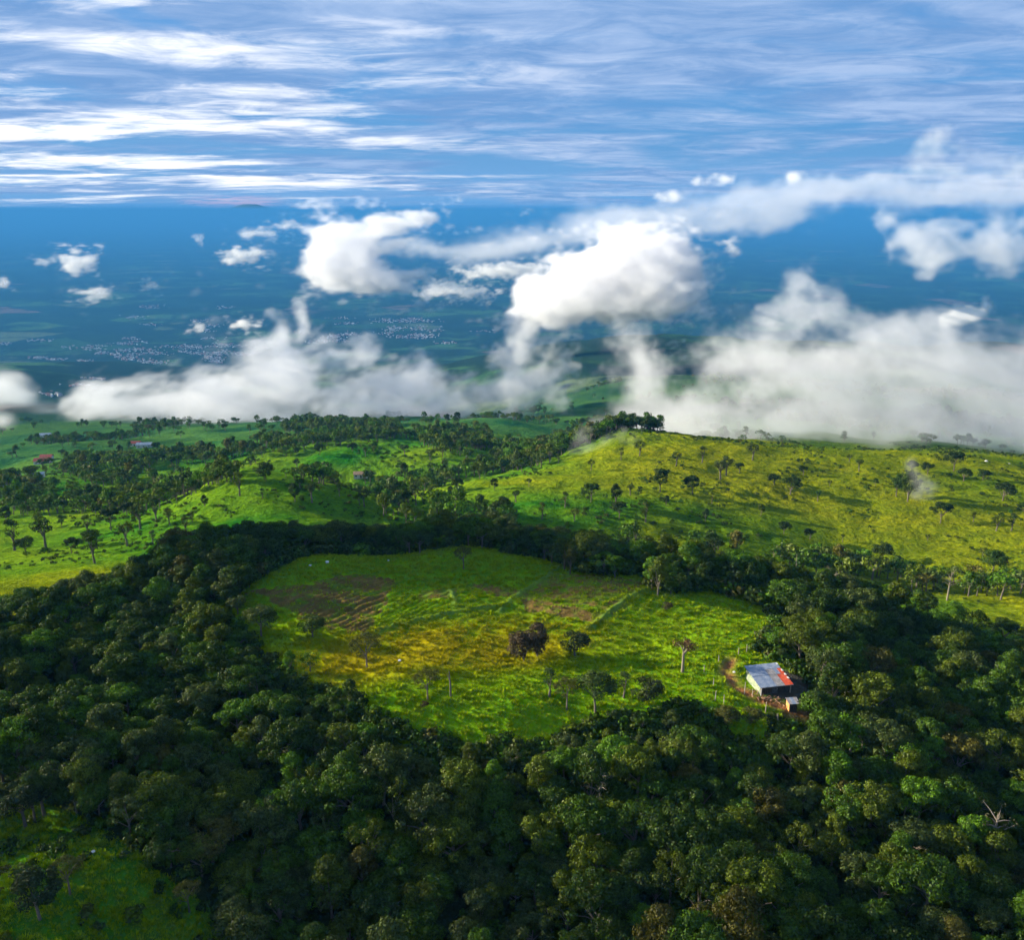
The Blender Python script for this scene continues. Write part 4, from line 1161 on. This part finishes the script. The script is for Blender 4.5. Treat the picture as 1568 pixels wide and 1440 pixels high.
def build_farms():
    house(8, 745, 20, 8, 3.2, .95, REDROOF, 'long low farmhouse with a dull red roof at the left frame edge')
    house(66, 710, 13, 7, 3, .15, REDROOF, 'farmhouse with a red roof among dark trees below the left cloud')
    house(72, 704, 10, 6, 3, .1, REDROOF, 'second red roofed house just behind the one among trees')
    house(20, 734, 9, 5, 3, .0, GREYROOF, 'small grey roofed house beside the long red farmhouse')
    house(60, 731, 7, 4, 2.6, .3, GREYROOF, 'little pale roofed shelter in front of the red roofed farmhouse')
    house(34, 739, 6, 4, 2.6, .2, GREYROOF, 'small cottage right of the long red farmhouse')
    house(222, 685, 14, 6, 3, .1, GREYROOF, 'greyish roofed house in the haze under the left fog')
    house(208, 683, 10, 6, 3, .0, REDROOF, 'dull red roofed house in the haze under the left fog')
    house(553, 731, 9, 5, 2.5, .1, plain_mat('tan_roofing', (.34, .2, .1), (.45, .28, .16), 1), 'low tan roofed hut on the bare earth behind the knoll')
    house(70, 670, 12, 7, 3, .2, GREYROOF, 'pale house on the plain edge at far left')
    # pale rocks in the shaded field and on the far pasture
    for k, (px, py, s, words) in enumerate(((501, 863, .55, 'white rock in the shaded upper field, larger of two'), (475, 868, .38, 'white rock in the shaded upper field, smaller of two'), (595, 860, .3, 'pale stone in the middle of the shaded upper field'),
                                 (1124, 1032, .3, 'white stone above the red track left of the shed'), (612, 1014, .35, 'pale flat rock in the shade spot of the yellow grass'), (1510, 708, .9, 'white rock on the misty pasture top'),
                                 (1545, 712, .7, 'small pale rock right of the white one on the pasture top'), (1097, 1099, .5, 'grey stone under the meadow corner'), (143, 1307, .3, 'white stone on the lower left grassy slope'))):
        x, y = G(px, py)
        bm = bmesh.new(); bmesh.ops.create_icosphere(bm, subdivisions=2, radius=s)
        for v in bm.verts: v.co *= 1 + .25 * math.sin(v.co.x * 7 / s + k) * math.cos(v.co.y * 5 / s); v.co.z *= .6
        me = bpy.data.meshes.new('rock'); bm.to_mesh(me); bm.free()
        o = link('rock', me, ROCK, loc=(x, y, float(H(x, y)) + s * .35 + .1)); tag(o, words, 'rock')

def build_town():
    """roofs and walls of the towns on the plain, too small to tell apart"""
    C = []
    def cl(px, py, sx, sy, n):
        n = int(n * .6); k = max(2, n // 22)
        cc = rng.normal(size=(k, 2)) * [sx, sy] + [px, py]
        q = cc[rng.integers(k, size=n)] + rng.normal(size=(n, 2)) * [9, 1.3]
        C.append(q)
    cl(330, 540, 75, 10, 900); cl(210, 532, 60, 6, 300); cl(400, 525, 60, 9, 500); cl(580, 500, 55, 9, 500); cl(530, 515, 60, 6, 350); cl(620, 490, 40, 6, 150); cl(120, 545, 40, 8, 150)
    cl(200, 560, 60, 7, 250); cl(90, 588, 40, 8, 150); cl(250, 470, 60, 3, 120); cl(210, 490, 70, 5, 100); cl(640, 515, 60, 5, 200); cl(60, 520, 60, 6, 90); cl(350, 500, 90, 6, 160); cl(1000, 500, 60, 10, 90)
    q = np.concatenate(C)
    b = (720 - q[:, 1]) / F; d = CP + b * SP; rt = (b * CP - SP) / d
    Y = np.full(len(q), 5000.0)
    for _ in range(25):
        X = Y * (q[:, 0] - 784) / F / d
        Y = np.clip(0.5 * Y + 0.5 * base_height(X, Y) / np.minimum(rt, -.02), 2600, 20000)
    X = Y * (q[:, 0] - 784) / F / d
    Z = base_height(X, Y)
    n = len(q)
    w = rng.uniform(5, 15, n) * (Y / 6000 * .6 + .4); dd = rng.uniform(5, 12, n); h = rng.uniform(2.5, 6, n); a = rng.choice([.2, .3, 1.8], n) + rng.normal(size=n) * .1
    ca, sa = np.cos(a), np.sin(a)
    V = []
    for (u, v_, t) in ((-1, -1, -3), (1, -1, -3), (1, 1, -3), (-1, 1, -3), (-1, -1, 1), (1, -1, 1), (1, 1, 1), (-1, 1, 1), (-1, 0, 2), (1, 0, 2)):
        ux, vy = u * w / 2, v_ * dd / 2
        zz = Z + (h if t == 1 else h * 1.45 if t == 2 else -3)
        V.append(np.stack([X + ux * ca - vy * sa, Y + ux * sa + vy * ca, zz], 1))
    V = np.stack(V, 1).reshape(-1, 3)
    base = (np.arange(n) * 10)[:, None, None]
    Fq = np.array([[0, 1, 5, 4], [1, 2, 6, 5], [2, 3, 7, 6], [3, 0, 4, 7], [4, 5, 9, 8], [6, 7, 8, 9]])[None] + base
    me = mesh_np('town_houses', V, Fq.reshape(-1, 4))
    m, nt, bb = principled('town_walls_and_roofs', .6, .4)
    geo = N(nt, 'ShaderNodeNewGeometry'); rp = N(nt, 'ShaderNodeValToRGB'); nt.links.new(geo.outputs['Random Per Island'], rp.inputs[0])
    e = rp.color_ramp.elements; rp.color_ramp.interpolation = 'CONSTANT'
    e[0].color = (.30, .30, .30, 1); e[1].position = .45; e[1].color = (.22, .22, .23, 1)
    for p_, c_ in ((.65, (.22, .10, .08, 1)), (.92, (.6, .6, .6, 1))):
        x = e.new(p_); x.color = c_
    nt.links.new(rp.outputs[0], bb.inputs['Base Color'])
    o = link('town_houses', me, m); tag(o, kind='stuff')

def build_volcano():
    x, y = W(385, 330, 150000)[:2]
    n = 48; V = []; Fq = []
    prof = [(14000, -950), (8500, -500), (5200, -60), (3200, 300), (1900, 640), (1000, 880), (600, 860)]
    for k, (r_, z_) in enumerate(prof):
        for i in range(n):
            a = 2 * math.pi * i / n
            V.append((x + math.cos(a) * r_ * (1 + .12 * math.sin(3 * a + k) * (1 if k < 5 else .3)), y + math.sin(a) * r_, z_ + 60 * math.sin(5 * a + 2 * k)))
    for k in range(len(prof) - 1):
        for i in range(n):
            j = (i + 1) % n; Fq.append((k * n + i, k * n + j, (k + 1) * n + j, (k + 1) * n + i))
    me = mesh_np('volcano', V, Fq, True)
    m, nt, b = principled('far_slopes', .95, .1); b.inputs['Base Color'].default_value = (.05, .08, .06, 1)
    tag(link('mountain', me, m), kind='structure')

# ------------------------------------------------------------------ air and clouds
def volume_material(name, colour, density, aniso=0.0):
    m = bpy.data.materials.new(name); m.use_nodes = True
    nt = m.node_tree; nt.nodes.clear()
    o = N(nt, 'ShaderNodeOutputMaterial'); p = N(nt, 'ShaderNodeVolumePrincipled')
    p.inputs['Color'].default_value = (*colour, 1); p.inputs['Density'].default_value = density; p.inputs['Anisotropy'].default_value = aniso
    nt.links.new(p.outputs[0], o.inputs['Volume'])
    return m

def build_haze():
    me = bpy.data.meshes.new('haze')
    bm = bmesh.new(); bmesh.ops.create_cube(bm, size=1)
    for v in bm.verts: v.co = Vector((v.co.x * 184000, 51000 + v.co.y * 116000, (-1180 + 62) / 2 + v.co.z * (1180 + 62)))
    bm.to_mesh(me); bm.free()
    tag(link('haze', me, volume_material('haze_air', (0.045, 0.225, 0.520), 7.5e-5, 0.0)), kind='stuff')

def noise3(shape, cell, r):
    g = r.random([int(math.ceil(s / c)) + 3 for s, c in zip(shape, cell)]).astype(np.float32)
    for ax, s in enumerate(shape):
        c = np.arange(s) / cell[ax]; i = c.astype(int); f = (c - i).astype(np.float32)
        sh = [1, 1, 1]; sh[ax] = -1; f = f.reshape(sh); f = f * f * (3 - 2 * f)
        g = np.take(g, i, axis=ax) * (1 - f) + np.take(g, i + 1, axis=ax) * f
    return g - 0.5

def blob_mask(px, py, blobs):
    t = np.zeros_like(px)
    for b in blobs:
        bx, by, rx, ry = b[:4]; s = b[4] if len(b) > 4 else 1.0
        d = ((px - bx) / rx) ** 2 + ((py - by) / ry) ** 2
        t += s * np.exp(-d * 0.9)
    return t

def density_volume(name, n, d, size, loc, rz, dens, colour=(1, 1, 1)):
    # the density lattice travels in a generated picture (one value per cell)
    iw = 2048; ih = -(-d.size // iw)
    buf = np.zeros((iw * ih, 4), np.float32); buf[:d.size, 0] = d.ravel(); buf[:, 3] = 1
    img = bpy.data.images.new(name + '_density', iw, ih, alpha=False, float_buffer=True, is_data=True)
    img.pixels.foreach_set(buf.ravel()); img.update(); del buf
    vol = bpy.data.volumes.new(name)
    ob = bpy.data.objects.new(name, vol); COL.objects.link(ob)
    ob.location = loc; ob.rotation_euler = (0, 0, rz)
    mat = volume_material(name, colour, dens, 0.0)
    vol.materials.append(mat)
    ng = bpy.data.node_groups.new(name, 'GeometryNodeTree')
    ng.interface.new_socket('Geometry', in_out='INPUT', socket_type='NodeSocketGeometry')
    ng.interface.new_socket('Geometry', in_out='OUTPUT', socket_type='NodeSocketGeometry')
    nn = ng.nodes.new; K = ng.links.new
    go = nn('NodeGroupOutput'); vc = nn('GeometryNodeVolumeCube')
    vc.inputs['Min'].default_value = (0, 0, 0); vc.inputs['Max'].default_value = size
    for ax, k in zip('XYZ', n): vc.inputs['Resolution ' + ax].default_value = k
    pos = nn('GeometryNodeInputPosition')
    dv = nn('ShaderNodeVectorMath'); dv.operation = 'DIVIDE'; K(pos.outputs[0], dv.inputs[0]); dv.inputs[1].default_value = [s / (k - 1) for s, k in zip(size, n)]
    ad = nn('ShaderNodeVectorMath'); ad.operation = 'ADD'; K(dv.outputs[0], ad.inputs[0]); ad.inputs[1].default_value = (.5, .5, .5)
    fl = nn('ShaderNodeVectorMath'); fl.operation = 'FLOOR'; K(ad.outputs[0], fl.inputs[0])
    def mt(op, a_, b_):
        m_ = nn('ShaderNodeMath'); m_.operation = op
        for i_, v_ in enumerate((a_, b_)):
            if isinstance(v_, (int, float)): m_.inputs[i_].default_value = v_
            else: K(v_, m_.inputs[i_])
        return m_.outputs[0]
    sep = nn('ShaderNodeSeparateXYZ'); K(fl.outputs[0], sep.inputs[0])
    # cell number as row and column, kept in small numbers
    col_len = n[1] * n[2]
    yz = mt('ADD', mt('MULTIPLY', sep.outputs[1], float(n[2])), sep.outputs[2])
    idx = mt('ADD', mt('MULTIPLY', sep.outputs[0], float(col_len)), yz)
    row = mt('FLOOR', mt('DIVIDE', mt('ADD', idx, 0.25), float(iw)), 0.0)
    colm = mt('SUBTRACT', idx, mt('MULTIPLY', row, float(iw)))
    uv = nn('ShaderNodeCombineXYZ')
    K(mt('DIVIDE', mt('ADD', colm, .5), float(iw)), uv.inputs[0]); K(mt('DIVIDE', mt('ADD', row, .5), float(ih)), uv.inputs[1])
    it = nn('GeometryNodeImageTexture'); it.interpolation = 'Closest'; it.extension = 'EXTEND'; it.inputs['Image'].default_value = img
    K(uv.outputs[0], it.inputs['Vector'])
    sc3 = nn('ShaderNodeSeparateXYZ'); K(it.outputs['Color'], sc3.inputs[0])
    K(sc3.outputs[0], vc.inputs['Density'])
    sm = nn('GeometryNodeSetMaterial'); K(vc.outputs[0], sm.inputs[0]); sm.inputs['Material'].default_value = mat
    K(sm.outputs[0], go.inputs[0])
    ob.modifiers.new('density', 'NODES').node_group = ng
    return ob

def cloud(name, Y0, depth, vox, blobs, dens, seed, label=None, kind=None, rough=0.9, thr=0.42, big=14.0, soft=2.2, top=58.0, colour=(1, 1, 1), power=1.7, warpa=0.55, cut=False, turn=22.0, slim=0.86, gate=0.72):
    """a cloud volume standing at distance Y0: density = blobs in the upright plane, swollen through its depth and torn by noise"""
    blobs = [(b[0], b[1], b[2] * slim, b[3] * slim, *b[4:]) for b in blobs]
    pad = warpa * big * vox / (Y0 / F) * .9
    bx = [b[0] - 1.7 * b[2] - pad for b in blobs] + [b[0] + 1.7 * b[2] + pad for b in blobs]
    by = [b[1] - 1.7 * b[3] - pad for b in blobs] + [b[1] + 1.7 * b[3] + pad for b in blobs]
    th = R(turn); tt = math.tan(th)
    xc = W((min(bx) + max(bx)) / 2, 500, Y0)[0]
    S_ = []; Z_ = []
    for qx in (min(bx), max(bx)):
        for qy in (min(by), max(by)):
            a_ = (qx - 784) / F; b_ = (720 - qy) / F; d_ = CP + b_ * SP; t_ = a_ / d_
            yy = (Y0 + xc * tt) / (1 + t_ * tt)
            S_.append((t_ * yy - xc) / math.cos(th)); Z_.append(yy * (b_ * CP - SP) / d_)
    x0, x1 = min(S_), max(S_); z0, z1 = min(Z_), min(max(Z_), top)
    size = (x1 - x0, depth * 1.5, z1 - z0)
    vox = vox * 0.78; big = big / 0.78
    n = [max(8, int(size[0] / vox)), max(8, int(size[1] / vox / 2.2)), max(8, int(size[2] / vox))]
    ystretch = 1.3
    X = np.linspace(x0, x1, n[0], dtype=np.float32)[:, None, None]
    Yv = np.linspace(-.75 * depth, .75 * depth, n[1], dtype=np.float32)[None, :, None]
    Z = np.linspace(z0, z1, n[2], dtype=np.float32)[None, None, :]
    r = np.random.default_rng(seed)
    def fb(c, gain, floor=1.3):
        t = 0; a = 1.0
        while c >= floor:
            t = t + a * noise3(n, (c * 1.2, max(1.3, c * ystretch), c * .95), r); a *= gain; c /= 2.03
        return t
    wx = xc + X * math.cos(th) + Yv * math.sin(th); wy = Y0 - X * math.sin(th) + Yv * math.cos(th)
    px, py = pix(wx + 0 * Z, wy + 0 * Z, Z + 0 * wx)
    mppx = Y0 / F                                  # metres per picture pixel there
    wa = warpa * big * vox / mppx                  # how far the outline is dragged about
    px = px + wa * fb(big * 1.2, .6); py = py + wa * .8 * fb(big, .6)
    M = blob_mask(px.astype(np.float32), py.astype(np.float32), blobs)
    t = fb(big * .8, .74)
    prof = 1 - (Yv / (depth * .5)) ** 2
    d = np.minimum(M, 1.2) * 0.75 + 0.35 * prof - 0.35 - thr * 0.5 + rough * t * (0.42 + 0.55 * np.clip(1.2 - M, 0, 1))
    e1 = np.clip((0.62 - M) / 0.62, 0, 1)
    wisp = np.abs(fb(big * .55, .62))                 # ridged threads that tear the rim
    d = d + e1 * (0.62 - 2.1 * wisp) * .55 - gate * np.clip((0.30 - M) / 0.30, 0, 1)
    d = np.clip(d * soft, 0, 1) ** power
    d = d.astype(np.float32)
    for ax in (0, 1, 2):
        e = min(6, n[ax] // 3); ramp = np.ones(n[ax], np.float32); ramp[:e] = np.linspace(0, 1, e)
        if not (ax == 0 and cut): ramp[-e:] = np.linspace(1, 0, e)
        sh = [1, 1, 1]; sh[ax] = -1; d = d * ramp.reshape(sh)
    ob = density_volume(name, n, d, size, (xc + x0 * math.cos(th) - .75 * depth * math.sin(th), Y0 - x0 * math.sin(th) - .75 * depth * math.cos(th), z0), -th, dens, colour)
    tag(ob, label, None if kind else 'cloud', None, kind)
    print(name, n, d.size, 'filled', float((d > 0).mean()))
    return ob

def shade_clouds():
    """unseen low clouds, added left of the picture to shade the lower wood and the back of the clearing"""
    vox = 4.0
    for (x0, x1, y0, y1, z0, z1, blobs, dens, thr, label) in (
        (-640, -190, 120, 262, -18, 14, [(-250, 175, 60, 22, 1), (-330, 190, 90, 26, 1), (-440, 200, 90, 28, 1), (-540, 205, 70, 25, .9), (-220, 150, 40, 16, .8)], .010, .10, 'low ragged cloud left of the wood, outside the view, added for shade'),
        (-480, -278, 288, 362, -14, 12, [(-372, 325, 60, 17, 1.2), (-332, 321, 42, 14, 1.1), (-418, 330, 40, 15, 1)], .10, .0, 'small low cloud left of the knoll, outside the view, added for shade')):
        size = (x1 - x0, y1 - y0, z1 - z0)
        n = [int(size[0] / vox), int(size[1] / vox), int(size[2] / 2.5)]
        X = np.linspace(x0, x1, n[0], dtype=np.float32)[:, None, None]; Y = np.linspace(y0, y1, n[1], dtype=np.float32)[None, :, None]
        Z = np.linspace(-1, 1, n[2], dtype=np.float32)[None, None, :]
        r = np.random.default_rng(77)
        t = 0; a = 1.0; c = 9.0
        while c > 1.3:
            t = t + a * noise3(n, (c, c, max(1.3, c * .5)), r); a *= .65; c /= 2.03
        M = blob_mask(X + 0 * Y + 10 * t, Y + 0 * X + 8 * t, blobs)
        d = np.clip((np.minimum(M, 1) * .9 - .35 - thr + .9 * t - .35 * Z * Z) * 2.2, 0, 1).astype(np.float32)
        for ax in (0, 1, 2):
            e = min(4, n[ax] // 3); ramp = np.ones(n[ax], np.float32); ramp[:e] = np.linspace(0, 1, e); ramp[-e:] = np.linspace(1, 0, e)
            sh = [1, 1, 1]; sh[ax] = -1; d = d * ramp.reshape(sh)
        tag(density_volume('cloud', n, d, size, (x0, y0, z0), 0, dens), label, 'cloud')  # unseen cloud, added for the shadow it casts

def build_clouds():
    cloud('fog_bank', 1250, 220, 3.2, [(190, 622, 70, 26, .8), (290, 610, 80, 34, .85), (390, 600, 80, 46), (440, 560, 42, 44), (432, 505, 13, 26, .9), (470, 492, 7, 20, .9), (418, 480, 8, 12, .7), (520, 545, 38, 22, .9), (560, 538, 14, 12, .7), (540, 612, 60, 32, .9), (640, 600, 50, 34, .9),
          (652, 552, 22, 18, .8), (600, 580, 30, 20, .6), (720, 606, 60, 28, .85), (790, 590, 45, 32, .8), (800, 545, 22, 40, .85), (812, 500, 20, 34, .9), (835, 480, 22, 20, .8), (850, 520, 22, 30, .5), (850, 590, 40, 40, .55), (140, 608, 40, 24, .6), (330, 640, 120, 16, .8), (600, 634, 150, 14, .8)],
          0.011, 1, kind='stuff', colour=(.87, .885, .93), turn=12, thr=0.43, soft=1.6, rough=1.5, warpa=1.0, big=10, slim=.95)
    cloud('cloud', 1150, 170, 2.8, [(822, 468, 28, 22), (860, 448, 40, 30), (900, 430, 48, 36), (945, 412, 55, 42), (990, 398, 48, 36), (930, 384, 16, 14), (1020, 400, 36, 26), (1064, 403, 20, 13), (1028, 458, 36, 22), (950, 452, 70, 28), (990, 432, 50, 34), (805, 440, 8, 14, .8),
          (880, 474, 60, 12, .9)],
          0.040, 2, colour=(.88, .89, .93), label='dense brilliant white cumulus cloud at the centre, brightest of all', thr=0.36, soft=1.7, rough=1.35, warpa=.75, power=1.3, turn=30, slim=1.0, big=9, gate=.5)
    cloud('fog_bank', 740, 190, 2.5, [(970, 545, 26, 56, .85), (965, 600, 36, 46, .65), (1040, 630, 75, 45, .9), (1110, 560, 60, 40, .5), (1160, 505, 50, 32, .75), (1235, 468, 48, 28, .8), (1225, 430, 18, 22, .7), (1330, 520, 60, 30, .6), (1200, 565, 90, 40, .75), (1300, 605, 130, 62, .9), (1420, 590, 110, 50, .9), (1500, 625, 140, 66),
          (1560, 560, 90, 50, .75), (1680, 600, 120, 70), (1400, 510, 80, 24, .5), (1250, 655, 180, 28), (1500, 660, 190, 26), (1100, 660, 90, 22, .7), (1010, 645, 50, 26, .5)],
          0.0075, 3, kind='stuff', colour=(.86, .875, .92), turn=8, thr=0.38, soft=1.35, rough=1.4, warpa=.9, big=12, slim=1.0)
    cloud('cloud', 760, 60, 2.2, [(1475, 488, 34, 15), (1500, 474, 22, 14), (1515, 462, 9, 9), (1450, 492, 20, 8)], 0.022, 4, 'small bright puff on top of the right fog bank', thr=.4, soft=1.6, rough=1.2, big=9)
    cloud('cloud', 2400, 300, 5.5, [(495, 395, 20, 34), (520, 398, 28, 32), (545, 385, 24, 24), (520, 352, 14, 16), (498, 362, 10, 16), (560, 362, 20, 20), (582, 350, 18, 12), (600, 345, 12, 8), (560, 412, 34, 14), (590, 425, 30, 10), (575, 438, 44, 5), (640, 332, 20, 9, .8), (615, 338, 14, 7, .7), (600, 385, 40, 14, .7), (545, 425, 40, 9)],
          0.018, 5, colour=(.88, .895, .94), label='bright ragged cumulus cloud left of centre above the plain', thr=.38, soft=1.7, rough=1.5, big=8, warpa=.9, slim=.95, power=1.3, gate=.45)
    cloud('cloud', 1250, 190, 4.4, [(640, 385, 60, 16), (730, 385, 70, 20), (800, 370, 70, 22), (880, 350, 80, 24), (980, 335, 90, 26), (1080, 325, 90, 32), (1180, 310, 110, 28), (1290, 295, 110, 26), (1400, 285, 110, 26), (1520, 290, 120, 32), (1640, 290, 90, 30), (1180, 335, 90, 14)],
          0.0045, 6, colour=(.82, .85, .93), label='long lavender grey cloud bank stretching right across the horizon', thr=.42, soft=1.6, rough=.95, big=12, warpa=.7)
    cloud('cloud', 900, 90, 2.8, [(1362, 335, 22, 14), (1385, 360, 24, 18), (1420, 370, 40, 30), (1410, 400, 35, 24), (1470, 375, 45, 30), (1530, 380, 50, 35), (1440, 340, 40, 16), (1580, 370, 40, 30), (1500, 335, 50, 18, .6)],
          0.014, 7, colour=(.88, .90, .95), label='torn wispy cloud above the plain at the right edge', thr=.46, soft=1.2, rough=1.5, big=10)
    cloud('cloud', 640, 50, 2.2, [(1440, 205, 20, 20, .8), (1400, 240, 40, 22, .7), (1480, 235, 50, 25, .7), (1540, 250, 50, 22, .7), (1440, 262, 60, 14, .7)],
          0.012, 8, 'faint rising wisp highest at the right above the horizon', thr=.5, soft=1.4, rough=1.2, big=10, top=58)
    cloud('cloud', 1300, 60, 4, [(1110, 277, 22, 11), (1068, 274, 12, 9), (1025, 302, 26, 9, .7)], 0.03, 9, 'pair of small soft puffs above the long grey bank', thr=.45, soft=1.8, rough=1.1, big=7, top=58)
    cloud('cloud', 1300, 50, 4, [(1218, 272, 22, 11)], 0.03, 10, 'single small puff right of the paired puffs', thr=.45, soft=1.8, rough=1.0, big=7, top=58)
    small = [(2600, [(760, 415, 52, 11), (800, 412, 30, 8)], .016, 'flat soft grey cloud beneath the long bank'), (2800, [(700, 446, 50, 10), (660, 450, 22, 6)], .018, 'broken flat cloudlet below the flat grey cloud'),
             (3400, [(118, 400, 20, 16), (138, 397, 12, 7), (108, 412, 12, 8)], .03, 'jagged white cloudlet over the plain at far left'), (3600, [(70, 400, 17, 5)], .02, 'thin short cloudlet left of the jagged one'),
             (3300, [(155, 451, 20, 8), (125, 446, 20, 3)], .02, 'small cloudlet below the jagged one'), (3300, [(228, 438, 14, 7)], .02, 'faint small cloudlet right of the lower left one'),
             (3000, [(372, 392, 26, 11), (350, 400, 12, 6), (392, 386, 12, 7)], .022, 'smooth slanted cloudlet left of the bright cumulus'), (3000, [(395, 356, 30, 6), (440, 345, 26, 6), (380, 362, 14, 5)], .010, 'torn thin wisp above the slanted cloudlet'),
             (2300, [(304, 498, 12, 7)], .03, 'tiny round cloudlet above the town'), (2300, [(376, 496, 22, 8), (395, 500, 8, 4)], .028, 'small ragged cloudlet right of the tiny one above the town'),
             (2600, [(2, 434, 12, 6)], .03, 'small cloudlet cut by the left frame edge'), (3000, [(306, 364, 6, 8)], .02, 'minute cloudlet over the plain at mid left')]
    for k, (Y, b, dn, lab) in enumerate(small):
        px = Y / F
        cloud('cloud', Y, max(b_[2] for b_ in b) * px * 1.2, px * 1.6, b, dn * 2600 / Y, 20 + k, lab, thr=.34, soft=1.6, rough=1.5, big=7, warpa=.6, gate=.4, power=1.4)
    cloud('cloud', 900, 90, 2.8, [(5, 598, 32, 28), (35, 612, 22, 14), (70, 622, 26, 10, .7), (5, 648, 24, 10), (-40, 600, 40, 30)], 0.013, 11, colour=(.88, .90, .95), label='soft grey cloud low at the left frame edge', thr=.46, soft=1.8, rough=1.1, big=10)
    cloud('cloud', 400, 26, 1.0, [(1405, 738, 20, 22), (1398, 712, 12, 16, .8), (1425, 750, 22, 12, .8)], 0.013, 12, 'thin puff of mist drifting before the dark tree on the pasture', thr=.5, soft=1.5, rough=1.2, big=10)
    cloud('cloud', 500, 40, 1.3, [(890, 675, 16, 26), (920, 700, 40, 20, .7), (950, 665, 40, 14, .8)], 0.014, 13, 'thin mist veil hanging over the left end of the hill crest', thr=.5, soft=1.3, rough=1.2, big=14)

import time as _t
def timed(f):
    t = _t.time(); f(); print(f.__name__, round(_t.time() - t, 1))
timed(build_ground)
timed(build_volcano)
timed(build_town)
timed(build_shed)
timed(build_farms)
timed(build_forest)
timed(build_field_trees)
timed(build_pasture_trees)
timed(build_far_woods)
timed(build_grass)
timed(build_haze)
timed(build_clouds); timed(shade_clouds)
